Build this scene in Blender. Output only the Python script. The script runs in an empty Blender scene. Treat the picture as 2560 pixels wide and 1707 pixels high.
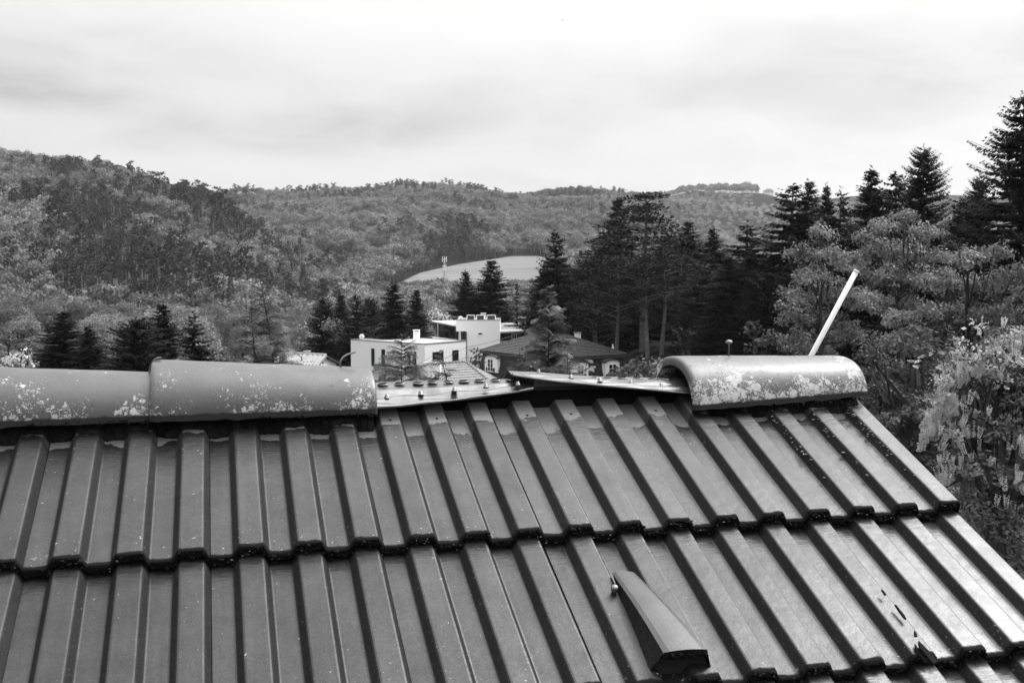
import bpy, math, random
import numpy as np
from mathutils import Vector, Matrix
S = bpy.context.scene
COL = S.collection
R = math.radians
rng = np.random.default_rng(7)
random.seed(7)

# ---------------------------------------------------------------- camera
F_PX = 2801.8
CAM = np.array([0.4598, -2.3058, 0.2893])
YAW, PITCH = R(15.02), R(-3.3)
cam_data = bpy.data.cameras.new('camera'); cam = bpy.data.objects.new('camera', cam_data); COL.objects.link(cam)
cam_data.sensor_width = 36; cam_data.lens = F_PX / 2560 * 36
cam_data.clip_start = 0.05; cam_data.clip_end = 30000
cam.location = CAM; cam.rotation_euler = (R(90) + PITCH, 0, -YAW)
cam_data.dof.use_dof = True; cam_data.dof.focus_distance = 4.2; cam_data.dof.aperture_fstop = 16
S.camera = cam

# ---------------------------------------------------------------- sky and sun
SUN_EL, SUN_AZ = R(50), YAW + R(58)          # high on the right, a little ahead
w = bpy.data.worlds.new('World'); S.world = w; w.use_nodes = True
nt = w.node_tree; nt.nodes.clear()
def N(t, kind, **kw):
    n = t.nodes.new(kind)
    for k, v in kw.items():
        if k == 'inp':
            for a, b in v.items(): n.inputs[a].default_value = b
        else: setattr(n, k, v)
    return n
def link(t, a, b): t.links.new(a, b)
def math_n(t, op, a, b=None, clamp=False):
    n = t.nodes.new('ShaderNodeMath'); n.operation = op; n.use_clamp = clamp
    for i, v in enumerate((a, b)):
        if v is None: continue
        if isinstance(v, (int, float)): n.inputs[i].default_value = v
        else: t.links.new(v, n.inputs[i])
    return n.outputs[0]
def ramp(t, fac, stops, interp='LINEAR'):
    n = t.nodes.new('ShaderNodeValToRGB'); n.color_ramp.interpolation = interp
    els = n.color_ramp.elements
    while len(els) > len(stops): els.remove(els[-1])
    while len(els) < len(stops): els.new(0.5)
    for e, (p, c) in zip(els, stops): e.position = p; e.color = (c, c, c, 1)
    t.links.new(fac, n.inputs[0]); return n.outputs[0]
sky = N(nt, 'ShaderNodeTexSky', sky_type='NISHITA', sun_disc=False, sun_elevation=SUN_EL, sun_rotation=SUN_AZ, air_density=1.0, dust_density=3.0)
bw = N(nt, 'ShaderNodeRGBToBW'); link(nt, sky.outputs[0], bw.inputs[0])
tc = N(nt, 'ShaderNodeTexCoord')
sep = N(nt, 'ShaderNodeSeparateXYZ'); link(nt, tc.outputs['Generated'], sep.inputs[0])
zc = math_n(nt, 'MAXIMUM', sep.outputs[2], 0.0)
den = math_n(nt, 'ADD', zc, 0.16)
cx = math_n(nt, 'DIVIDE', sep.outputs[0], den); cy = math_n(nt, 'DIVIDE', sep.outputs[1], den)
comb = N(nt, 'ShaderNodeCombineXYZ'); link(nt, cx, comb.inputs[0]); link(nt, cy, comb.inputs[1])
n1 = N(nt, 'ShaderNodeTexNoise', inp={'Scale': 0.62, 'Detail': 5, 'Roughness': 0.5, 'Distortion': 0.25}); link(nt, comb.outputs[0], n1.inputs['Vector'])
n2 = N(nt, 'ShaderNodeTexNoise', inp={'Scale': 2.4, 'Detail': 6, 'Roughness': 0.55, 'Distortion': 0.6}); link(nt, comb.outputs[0], n2.inputs['Vector'])
cl = ramp(nt, n1.outputs['Fac'], [(0.30, 0.80), (0.5, 0.96), (0.7, 1.08)], 'EASE')
cl2 = ramp(nt, n2.outputs['Fac'], [(0.3, 0.97), (0.7, 1.025)], 'EASE')
lum = math_n(nt, 'MULTIPLY', cl, cl2)
# a few broad grey cloud banks, given by the direction they stand in
def skydir(px, py):
    d = ray(px, py); return d / np.linalg.norm(d)
def basis():
    f = np.array([math.sin(YAW)*math.cos(PITCH), math.cos(YAW)*math.cos(PITCH), math.sin(PITCH)])
    r = np.array([math.cos(YAW), -math.sin(YAW), 0.]); return r, np.cross(r, f), f
BR, BU, BF = basis()
def ray(px, py): return BF + BR*(px-1280)/F_PX - BU*(py-853.5)/F_PX
def cloud_bank(px, py, half_w, half_h, amount):
    global lum
    d = skydir(px, py)
    vs = N(nt, 'ShaderNodeVectorMath', operation='SUBTRACT'); link(nt, tc.outputs['Generated'], vs.inputs[0]); vs.inputs[1].default_value = d
    dr = N(nt, 'ShaderNodeVectorMath', operation='DOT_PRODUCT'); link(nt, vs.outputs[0], dr.inputs[0]); dr.inputs[1].default_value = BR/half_w*F_PX
    du = N(nt, 'ShaderNodeVectorMath', operation='DOT_PRODUCT'); link(nt, vs.outputs[0], du.inputs[0]); du.inputs[1].default_value = BU/half_h*F_PX
    a = math_n(nt, 'MULTIPLY', dr.outputs['Value'], dr.outputs['Value']); b = math_n(nt, 'MULTIPLY', du.outputs['Value'], du.outputs['Value'])
    q = math_n(nt, 'ADD', a, b)
    q = math_n(nt, 'ADD', q, math_n(nt, 'MULTIPLY', math_n(nt, 'SUBTRACT', n2.outputs['Fac'], 0.5), 3.0))
    e = math_n(nt, 'POWER', 2.718, math_n(nt, 'MULTIPLY', q, -1.0))
    e = math_n(nt, 'MINIMUM', e, 1.4)
    lum = math_n(nt, 'MULTIPLY', lum, math_n(nt, 'SUBTRACT', 1.0, math_n(nt, 'MULTIPLY', e, amount)))
cloud_bank(-20, 210, 260, 50, 0.30)
cloud_bank(790, 320, 300, 45, 0.27)
cloud_bank(500, 180, 400, 50, 0.06)
cloud_bank(2150, 170, 700, 110, 0.10)
cloud_bank(250, 110, 350, 60, 0.10)
cloud_bank(1250, 60, 500, 90, -0.08)
cloud_bank(900, 430, 700, 40, -0.05)
grad = math_n(nt, 'ADD', 0.84, math_n(nt, 'MULTIPLY', math_n(nt, 'POWER', zc, 1.5), 1.75))      # an overcast sky brightens towards the zenith
lum = math_n(nt, 'MULTIPLY', lum, grad)
side = N(nt, 'ShaderNodeVectorMath', operation='DOT_PRODUCT'); link(nt, tc.outputs['Generated'], side.inputs[0])
side.inputs[1].default_value = (math.sin(SUN_AZ), math.cos(SUN_AZ), 0.3)
sidef = math_n(nt, 'ADD', 0.94, math_n(nt, 'MULTIPLY', side.outputs['Value'], 0.10))  # lighter where the sun stands behind the cloud
lum = math_n(nt, 'MULTIPLY', lum, sidef)
gd = N(nt, 'ShaderNodeVectorMath', operation='DOT_PRODUCT'); link(nt, tc.outputs['Generated'], gd.inputs[0])
gd.inputs[1].default_value = (math.sin(SUN_AZ)*math.cos(SUN_EL), math.cos(SUN_AZ)*math.cos(SUN_EL), math.sin(SUN_EL))
glow = math_n(nt, 'POWER', math_n(nt, 'MAXIMUM', gd.outputs['Value'], 0.0), 6.0)     # veiled sun
lum = math_n(nt, 'MULTIPLY', lum, math_n(nt, 'ADD', 0.97, math_n(nt, 'MULTIPLY', glow, 2.3)))
SKY_STRENGTH = 0.1
mix = N(nt, 'ShaderNodeMix', data_type='FLOAT'); mix.inputs[0].default_value = 0.93
link(nt, bw.outputs[0], mix.inputs[2]); link(nt, math_n(nt, 'MULTIPLY', lum, 5.95), mix.inputs[3])
bg = N(nt, 'ShaderNodeBackground'); bg.inputs['Strength'].default_value = SKY_STRENGTH
link(nt, mix.outputs[0], bg.inputs['Color'])
wo = N(nt, 'ShaderNodeOutputWorld'); link(nt, bg.outputs[0], wo.inputs[0])

sd = bpy.data.lights.new('sun', 'SUN'); sd.energy = 1.5; sd.angle = R(18); sd.color = (1, 1, 1)
sun = bpy.data.objects.new('sun', sd); COL.objects.link(sun)
sdir = Vector((math.sin(SUN_AZ)*math.cos(SUN_EL), math.cos(SUN_AZ)*math.cos(SUN_EL), math.sin(SUN_EL)))
sun.rotation_euler = sdir.to_track_quat('Z', 'Y').to_euler(); sun.location = (0, 0, 60)

vs_ = S.view_settings; vs_.view_transform = 'Standard'; vs_.look = 'None'; vs_.exposure = 0.74; vs_.gamma = 1; vs_.use_curve_mapping = False
S.render.engine = 'CYCLES'
S.cycles.max_bounces = 6; S.cycles.diffuse_bounces = 3; S.cycles.glossy_bounces = 3; S.cycles.transparent_max_bounces = 8
S.cycles.use_denoising = True

# ---------------------------------------------------------------- frames of reference
HEAD = np.array([math.sin(YAW), math.cos(YAW), 0.]); RIGHT = BR
def W(px, py, D):
    """the world point seen at (px, py) of the 2560 px photograph, D metres ahead of the camera"""
    d = ray(px, py); return CAM + d * (D / (d @ HEAD))
def on_plane(px, py, P, n):
    d = ray(px, py); return CAM + d * (((P - CAM) @ n) / (d @ n))
def ppm(D): return F_PX / D          # pixels per metre

# ---------------------------------------------------------------- helpers
def tag(o, label=None, cat=None, group=None, kind=None):
    if label: o['label'] = label
    if cat: o['category'] = cat
    if group: o['group'] = group
    if kind: o['kind'] = kind
    return o
def empty(name, loc=(0, 0, 0), rz=0.0):
    o = bpy.data.objects.new(name, None); COL.objects.link(o); o.location = loc; o.rotation_euler = (0, 0, rz); o.empty_display_size = 0.2
    return o
def make_mesh(name, V, Fc, m=None, smooth=False, mats=None, midx=None):
    me = bpy.data.meshes.new(name)
    V = np.asarray(V, dtype=np.float32)
    if isinstance(Fc, np.ndarray):
        k = Fc.shape[1]; n = Fc.shape[0]
        me.vertices.add(len(V)); me.vertices.foreach_set('co', V.ravel())
        me.loops.add(n*k); me.loops.foreach_set('vertex_index', Fc.astype(np.int32).ravel())
        me.polygons.add(n); me.polygons.foreach_set('loop_start', np.arange(0, n*k, k, dtype=np.int32))
        if midx is not None: me.polygons.foreach_set('material_index', np.asarray(midx, dtype=np.int32))
        me.update(calc_edges=True)
    else:
        me.from_pydata(V.tolist(), [], Fc); me.update()
        if midx is not None:
            for p, i in zip(me.polygons, midx): p.material_index = i
    if mats:
        for x in mats: me.materials.append(x)
    elif m: me.materials.append(m)
    me.polygons.foreach_set('use_smooth', [smooth]*len(me.polygons))
    return me
def obj(name, me, parent=None, loc=None):
    o = bpy.data.objects.new(name, me); COL.objects.link(o)
    if parent: o.parent = parent
    if loc is not None: o.location = loc
    return o
class MB:
    """collects polygons, then links them as one mesh object"""
    def __init__(s): s.v = []; s.f = []; s.mi = []
    def poly(s, pts, faces, mi=0):
        b = len(s.v); s.v += [tuple(map(float, p)) for p in pts]; s.f += [tuple(b+i for i in f) for f in faces]; s.mi += [mi]*len(faces)
    def prism(s, foot, z0, z1, mi=0):
        """vertical prism; foot = ccw list of (x, y); z1 may be a list"""
        n = len(foot); z1s = z1 if isinstance(z1, (list, tuple)) else [z1]*n; z0s = z0 if isinstance(z0, (list, tuple)) else [z0]*n
        pts = [(p[0], p[1], z) for p, z in zip(foot, z0s)] + [(p[0], p[1], z) for p, z in zip(foot, z1s)]
        s.poly(pts, [tuple(range(n))[::-1], tuple(range(n, 2*n))] + [(i, (i+1) % n, n+(i+1) % n, n+i) for i in range(n)], mi)
    def box(s, c, h, ax=None, mi=0):
        """centre c, half sizes h, axes ax (3 unit vectors)"""
        ax = ax if ax is not None else np.eye(3)
        c = np.asarray(c, float); P = []
        for k in (-1, 1):
            for a, b in ((-1, -1), (1, -1), (1, 1), (-1, 1)):
                P.append(c + ax[0]*a*h[0] + ax[1]*b*h[1] + ax[2]*k*h[2])
        s.poly(P, [(3, 2, 1, 0), (4, 5, 6, 7), (0, 1, 5, 4), (1, 2, 6, 5), (2, 3, 7, 6), (3, 0, 4, 7)], mi)
    def tube(s, pts, rad, n=8, mi=0, cap=True):
        pts = [np.asarray(p, float) for p in pts]; rad = rad if isinstance(rad, (list, tuple, np.ndarray)) else [rad]*len(pts)
        b = len(s.v); up = np.array([0.3, 0.2, 1.0])
        for i, p in enumerate(pts):
            t = pts[min(i+1, len(pts)-1)] - pts[max(i-1, 0)]; t /= (np.linalg.norm(t)+1e-12)
            u = up if abs(t @ up) < 1.0 else np.array([1., 0, 0.1])
            a = np.cross(t, u); a /= np.linalg.norm(a); c = np.cross(t, a)
            for k in range(n):
                th = 2*math.pi*k/n; s.v.append(tuple(p + rad[i]*(a*math.cos(th) + c*math.sin(th))))
        for i in range(len(pts)-1):
            for k in range(n):
                s.f.append((b+i*n+k, b+i*n+(k+1) % n, b+(i+1)*n+(k+1) % n, b+(i+1)*n+k)); s.mi.append(mi)
        if cap:
            s.f.append(tuple(b+k for k in range(n))[::-1]); s.mi.append(mi)
            e = b+(len(pts)-1)*n; s.f.append(tuple(e+k for k in range(n))); s.mi.append(mi)
    def lathe(s, prof, c, n=16, ax=None, mi=0):
        ax = ax if ax is not None else np.eye(3); b = len(s.v); c = np.asarray(c, float)
        for r_, z_ in prof:
            for k in range(n):
                th = 2*math.pi*k/n; s.v.append(tuple(c + ax[0]*r_*math.cos(th) + ax[1]*r_*math.sin(th) + ax[2]*z_))
        for i in range(len(prof)-1):
            for k in range(n):
                s.f.append((b+i*n+k, b+i*n+(k+1) % n, b+(i+1)*n+(k+1) % n, b+(i+1)*n+k)); s.mi.append(mi)
        s.f.append(tuple(b+k for k in range(n))[::-1]); s.mi.append(mi); e = b+(len(prof)-1)*n; s.f.append(tuple(e+k for k in range(n))); s.mi.append(mi)
    def mesh(s, name, m, smooth=False):
        mats = m if isinstance(m, (list, tuple)) else [m]
        return make_mesh(name, s.v, s.f, mats=mats, midx=s.mi, smooth=smooth)
    def build(s, name, m, parent=None, smooth=False):
        o = obj(name, s.mesh(name, m, smooth))
        if parent is not None:
            bpy.context.view_layer.update
            o.parent = parent; o.matrix_parent_inverse = Matrix.LocRotScale(parent.location, parent.rotation_euler, parent.scale).inverted()
        return o

# ---------------------------------------------------------------- materials (the place is recorded in greys)
def new_mat(name):
    m = bpy.data.materials.new(name); m.use_nodes = True; t = m.node_tree; t.nodes.clear()
    out = N(t, 'ShaderNodeOutputMaterial'); return m, t, out
def gmat(name, c, rough=0.7, var=0.15, scale=3.0, bump=0.0, bscale=None, spec=0.3, metal=0.0, coords='Object', detail=6):
    m, t, out = new_mat(name)
    b = N(t, 'ShaderNodeBsdfPrincipled', inp={'Roughness': rough, 'Metallic': metal, 'Specular IOR Level': spec})
    tcn = N(t, 'ShaderNodeTexCoord')
    no = N(t, 'ShaderNodeTexNoise', inp={'Scale': scale, 'Detail': detail, 'Roughness': 0.6}); link(t, tcn.outputs[coords], no.inputs['Vector'])
    col = ramp(t, no.outputs['Fac'], [(0.3, c*(1-var)), (0.7, min(c*(1+var), 1))])
    link(t, col, b.inputs['Base Color'])
    if bump:
        n3 = N(t, 'ShaderNodeTexNoise', inp={'Scale': bscale or scale*6, 'Detail': 5}); link(t, tcn.outputs[coords], n3.inputs['Vector'])
        bp = N(t, 'ShaderNodeBump', inp={'Strength': bump, 'Distance': 0.01}); link(t, n3.outputs['Fac'], bp.inputs['Height']); link(t, bp.outputs[0], b.inputs['Normal'])
    link(t, b.outputs[0], out.inputs[0]); return m
def foliage_mat(name, c, var=0.4, scale=0.6, rnd=0.25, transl=0.25, rough=0.55, spec=0.12):
    m, t, out = new_mat(name)
    oi = N(t, 'ShaderNodeObjectInfo'); geo = N(t, 'ShaderNodeNewGeometry')
    no = N(t, 'ShaderNodeTexNoise', inp={'Scale': scale, 'Detail': 3}); link(t, geo.outputs['Position'], no.inputs['Vector'])
    a = ramp(t, no.outputs['Fac'], [(0.3, 1-var), (0.7, 1+var)])
    q = math_n(t, 'MULTIPLY', a, c)
    q = math_n(t, 'MULTIPLY', q, math_n(t, 'ADD', 1-rnd, math_n(t, 'MULTIPLY', oi.outputs['Random'], 2*rnd)))
    ri = math_n(t, 'ADD', 0.8, math_n(t, 'MULTIPLY', geo.outputs['Random Per Island'], 0.4))
    q = math_n(t, 'MULTIPLY', q, ri)
    b = N(t, 'ShaderNodeBsdfPrincipled', inp={'Roughness': rough, 'Specular IOR Level': spec}); link(t, q, b.inputs['Base Color'])
    tr = N(t, 'ShaderNodeBsdfTranslucent'); link(t, q, tr.inputs['Color'])
    mx = N(t, 'ShaderNodeMixShader'); mx.inputs[0].default_value = transl
    link(t, b.outputs[0], mx.inputs[1]); link(t, tr.outputs[0], mx.inputs[2]); link(t, mx.outputs[0], out.inputs[0])
    return m
M = {}
M['white'] = gmat('white_render', 0.93, 0.9, 0.03, 0.4, 0.1, 30)
M['white_soft'] = gmat('pale_render', 0.84, 0.9, 0.04, 0.4, 0.1, 30)
M['dark_glass'] = gmat('dark_glass', 0.02, 0.08, 0.1, 1, spec=0.5)
M['collector'] = gmat('solar_collector_glass', 0.015, 0.6, 0.1, 2, spec=0.15)
M['black_frame'] = gmat('dark_frame', 0.03, 0.5, 0.1, 2)
M['grey_trim'] = gmat('grey_trim', 0.18, 0.5, 0.2, 2)
M['flat_roof'] = gmat('pale_flat_roof', 0.42, 0.8, 0.25, 0.35, 0.2, 8)
M['sheet_roof'] = gmat('sheet_roof', 0.42, 0.35, 0.35, 0.5, spec=0.5)
M['timber'] = gmat('dark_timber', 0.05, 0.7, 0.3, 3)
M['metal'] = gmat('pale_metal', 0.6, 0.3, 0.1, 4, metal=0.7)
M['cable'] = gmat('cable', 0.04, 0.6, 0.1, 2)
M['brownroof'] = gmat('dark_roof_tiles', 0.085, 0.75, 0.5, 4.0, 0.4, 20)
M['blackroof'] = gmat('black_slate', 0.018, 0.6, 0.4, 3.0, 0.4, 20)
M['greyroof'] = gmat('grey_roof_tiles', 0.22, 0.7, 0.3, 3.0, 0.3, 20)
M['paleroof'] = gmat('pale_roof_tiles', 0.36, 0.6, 0.2, 2.0, 0.3, 20)
M['bark'] = gmat('bark', 0.045, 0.9, 0.5, 3.0, 0.6, 9)
M['bark_pale'] = gmat('pale_pine_bark', 0.11, 0.9, 0.5, 2.5, 0.6, 9)
M['bark_far'] = gmat('far_trunk_bark', 0.28, 0.9, 0.3, 0.3)
M['conifer'] = foliage_mat('conifer_needles', 0.009, 0.5, 0.5, 0.25, 0.1)
M['pine'] = foliage_mat('pine_needles', 0.018, 0.6, 0.45, 0.2, 0.1)
M['cypress'] = foliage_mat('cypress_sprays', 0.16, 0.9, 5.0, 0.2, 0.2)
M['chestnut'] = foliage_mat('chestnut_leaves', 0.20, 0.5, 1.0, 0.1, 0.25, 0.4)
M['maple'] = foliage_mat('maple_leaves', 0.16, 0.6, 0.9, 0.1, 0.25, 0.4)
M['shrub'] = foliage_mat('shrub_leaves', 0.085, 0.6, 2.0, 0.1, 0.2, 0.45)
M['pale_leaf'] = foliage_mat('spring_leaves', 0.20, 0.35, 0.25, 0.35, 0.25)
M['mid_leaf'] = foliage_mat('broad_leaves', 0.13, 0.35, 0.25, 0.35, 0.2)
M['wleaf'] = foliage_mat('wisteria_leaves', 0.11, 0.7, 3.0, 0.1, 0.2)
M['bright_leaf'] = foliage_mat('bright_young_leaves', 0.42, 0.6, 5.0, 0.1, 0.3)
M['blossom'] = foliage_mat('pale_blossom', 0.6, 0.25, 8.0, 0.15, 0.3)
M['blossom_tree'] = foliage_mat('pale_blossom_crown', 0.5, 0.3, 0.8, 0.2, 0.3)
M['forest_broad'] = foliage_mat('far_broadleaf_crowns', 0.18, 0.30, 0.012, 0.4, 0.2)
M['distant_wood'] = foliage_mat('haze_paled_crowns', 0.27, 0.30, 0.006, 0.3, 0.2)  # spring leaves made paler, with some haze put into the colour
M['forest_pine'] = foliage_mat('far_pine_crowns', 0.05, 0.4, 0.02, 0.35, 0.1)

# ---------------------------------------------------------------- terrain
PXC = np.array([-2500, -1200, 0, 250, 500, 620, 720, 850, 1050, 1280, 1450, 1640, 1750, 1900, 2030, 2200, 2500, 3300, 5000], float)
DC = np.array([0, 30, 60, 120, 200, 330, 500, 650, 800, 1000, 1300, 1500, 1800, 2300, 3500, 6500], float)
TT = np.array([
 # 0   30  60  120  200  330  500  650  800 1000 1300 1500 1800 2300 3500 6500
 [-8,-8.5,-9, -11, -12, -8,  25,  50,  75,  70,  60,  60,  60,  70, 60, 40],
 [-8,-8.5,-9, -12, -15, -14, 22,  50,  80,  74,  60,  60,  60,  70, 60, 40],
 [-8,-8.5,-10,-13, -15, -16, 20,  54,  84,  80,  60,  60,  60,  70, 60, 40],
 [-8,-8.5,-10,-13, -15, -16, 16,  50,  78,  70,  50,  70,  60,  70, 60, 40],
 [-8,-8.5,-10,-14, -15, -17,  5,  34,  54,  44,  60, 102,  90,  70, 60, 40],
 [-8,-8.5,-10,-14, -16, -18, -2,  16,  30,  32,  75, 110, 100,  70, 60, 40],
 [-8,-8.5,-10,-14, -16, -18,-10,   4,  12,  32,  80, 110, 100,  70, 60, 40],
 [-8,-8.5,-10,-14, -16, -18,-13,  -5,   6,  36,  88, 114, 100,  70, 60, 40],
 [-8,-8.5,-10,-14, -16, -18, -9,   2,  14,  40,  92, 120, 108,  80, 60, 40],
 [-8,-8.5,-9, -13, -16, -18, -9,   2,14.5,  34,  80, 111, 100,  80, 60, 40],
 [-8,-8.5,-8.5,-11,-14, -14, -9,   2,14.5,  32,  82, 119, 110,  90, 60, 40],
 [-8,-8.2,-8, -7.8, -7, -8, -8,   0,   8,  24,  70, 104, 100, 158, 90, 50],
 [-8,-8,-8,   -7.6, -7, -8, -9,  -6,  -2,   8,  48,  62,  80, 176,120, 60],
 [-8,-8,-8,   -7.4, -7, -8,-10,  -8,  -6,  -2,   8,  24,  60, 169,150, 60],
 [-8,-8,-8,   -7.4, -7, -7, -8,  -8,  -6,  -2,   6,  20,  60, 150,240, 80],
 [-8,-8,-8,   -7.4, -7, -6, -4,  -2,   0,   4,  10,  20,  60, 130,262, 80],
 [-8,-8,-8,   -7,   -6, -4,  0,   4,   8,  12,  20,  30,  60, 120,245, 80],
 [-8,-8,-8,   -7,   -5, -2,  4,   8,  12,  16,  24,  40,  60, 110,220, 80],
 [-8,-8,-8,   -7,   -5, -2,  4,   8,  12,  16,  24,  40,  60, 110,200, 80]], float)
def terrain(P, D):
    P = np.clip(np.asarray(P, float), PXC[0], PXC[-1]-1e-3); D = np.clip(np.asarray(D, float), 0, DC[-1]-1e-3)
    i = np.clip(np.searchsorted(PXC, P, side='right')-1, 0, len(PXC)-2); j = np.clip(np.searchsorted(DC, D, side='right')-1, 0, len(DC)-2)
    a = (P-PXC[i])/(PXC[i+1]-PXC[i]); b = (D-DC[j])/(DC[j+1]-DC[j]); a = a*a*(3-2*a)*0.5 + a*0.5
    z = TT[i, j]*(1-a)*(1-b) + TT[i+1, j]*a*(1-b) + TT[i, j+1]*(1-a)*b + TT[i+1, j+1]*a*b
    X = (P-1280)/F_PX*D
    amp = np.clip((D-300)/500, 0, 1)*np.where((P > 980) & (P < 1420) & (D < 830), 0.1, 1.0)
    z = z - 1.5*np.clip((D-400)/300, 0, 1)*np.clip((1100-D)/100, 0, 1)*np.clip((500-P)/200, 0, 1) - 4*np.clip((D-1000)/300, 0, 1)*(D < 1900)
    return z + amp*(4.0*np.sin(X/61+D/90)*np.sin(D/75-X/130+1) + 2.0*np.sin(X/23+2)*np.sin(D/31))
def to_world(P, D, z):
    X = (P-1280)/F_PX*D
    return np.stack([CAM[0]+HEAD[0]*D+RIGHT[0]*X, CAM[1]+HEAD[1]*D+RIGHT[1]*X, z+0*D], -1)
def ground_z(x, y):
    v = np.array([x-CAM[0], y-CAM[1], 0]); D = max(v @ HEAD, 1.0); P = 1280+F_PX*(v @ RIGHT)/D
    return float(terrain(P, D))
th = np.concatenate([np.linspace(-180, -32, 24)[:-1], np.linspace(-32, 32, 321), np.linspace(32, 180, 24)[1:-1]])*math.pi/180
rr = np.concatenate([[0.5], np.geomspace(8, 9000, 230)])
TH, RR = np.meshgrid(th, rr)
Dg = RR*np.maximum(np.cos(TH), 0.15); Xg = RR*np.sin(TH)
Pg = 1280+F_PX*np.clip(Xg/np.maximum(RR*np.cos(TH), RR*0.15), -3, 3)
Zg = terrain(Pg, Dg)
XY = CAM[:2] + (RR*np.cos(TH))[..., None]*HEAD[:2] + Xg[..., None]*RIGHT[:2]
V = np.concatenate([XY, Zg[..., None]], -1).reshape(-1, 3)
nt_, nr_ = len(th), len(rr)
ii, jj = np.meshgrid(np.arange(nr_-1), np.arange(nt_), indexing='ij'); j2 = (jj+1) % nt_
Fq = np.stack([ii*nt_+jj, ii*nt_+j2, (ii+1)*nt_+j2, (ii+1)*nt_+jj], -1).reshape(-1, 4)
M['earth'] = gmat('forest_floor', 0.02, 1.0, 0.5, 0.15, coords='Object', spec=0.0)
ground = obj('ground', make_mesh('ground', V, Fq[:, ::-1].copy(), M['earth'], True)); tag(ground, kind='structure')

FTP = np.array([985, 1050, 1150, 1280, 1340, 1372.]); FTD = np.array([575, 650, 730, 800, 800, 790.])
def field_top(P): return np.interp(P, FTP, FTD)
def in_field(P, D): return (P > 985) & (P < 1372) & (D > 515) & (D < field_top(P))
fp = np.linspace(985, 1372, 60); fs = np.linspace(0, 1, 30)
FP, FS = np.meshgrid(fp, fs); FD = 515+(field_top(FP)-515)*FS
V = to_world(FP, FD, terrain(FP, FD)+0.5).reshape(-1, 3)
ii, jj = np.meshgrid(np.arange(29), np.arange(59), indexing='ij')
Fq = np.stack([ii*60+jj, ii*60+jj+1, (ii+1)*60+jj+1, (ii+1)*60+jj], -1).reshape(-1, 4)
m, t, out = new_mat('field_grass')
b = N(t, 'ShaderNodeBsdfPrincipled', inp={'Roughness': 1.0, 'Specular IOR Level': 0.0}); tcn = N(t, 'ShaderNodeTexCoord')
mp = N(t, 'ShaderNodeMapping'); mp.inputs['Rotation'].default_value = (0, 0, R(-28)); mp.inputs['Scale'].default_value = (0.008, 0.16, 0.1); link(t, tcn.outputs['Object'], mp.inputs[0])
no = N(t, 'ShaderNodeTexNoise', inp={'Scale': 1.0, 'Detail': 5}); link(t, mp.outputs[0], no.inputs['Vector'])
link(t, ramp(t, no.outputs['Fac'], [(0.3, 0.14), (0.7, 0.21)]), b.inputs['Base Color']); link(t, b.outputs[0], out.inputs[0])
fo = obj('field', make_mesh('field', V, Fq, m, True)); tag(fo, kind='structure')

# garden lawn seen between the trees
M['lawn'] = gmat('lawn', 0.08, 1.0, 0.25, 1.2, 0.5, 12, spec=0.0)
lp, ld = np.meshgrid(np.linspace(1706, 1950, 16), np.linspace(78, 122, 10))
V = to_world(lp, ld, terrain(lp, ld)+0.15+0.05*np.sin(lp/30)).reshape(-1, 3)
ii, jj = np.meshgrid(np.arange(9), np.arange(15), indexing='ij')
lo = obj('lawn', make_mesh('lawn', V, np.stack([ii*16+jj, ii*16+jj+1, (ii+1)*16+jj+1, (ii+1)*16+jj], -1).reshape(-1, 4), M['lawn'], True)); tag(lo, kind='structure')
#@@PART2
# ---------------------------------------------------------------- the near roof
AL = 0.47247; GAUGE = 0.38463; RISE = 0.022; TILT = AL - math.atan(RISE/GAUGE)
def RP(u, v, h=0.0):
    return np.array([u, -v*math.cos(AL)-h*math.sin(AL), -v*math.sin(AL)+h*math.cos(AL)])
NR = np.array([0, -math.sin(AL), math.cos(AL)])
def atY(px, py, Y):
    d = ray(px, py); return CAM + d*((Y-CAM[1])/d[1])
house = empty('tiled_roof_house', (0.9, -0.5, -8))
tag(house, 'nearest house, its dark ribbed tile roof filling the foreground under a broken ridge', 'house')
HO = Vector(house.location)
def hpart(name, me, loc=(0, 0, 0), rot=None, parent=None):
    o = bpy.data.objects.new(name, me); COL.objects.link(o)
    p = parent or house
    o.parent = p
    if p is house: o.location = Vector(loc) - HO
    else: o.location = loc
    if rot: o.rotation_euler = rot
    return o

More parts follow.
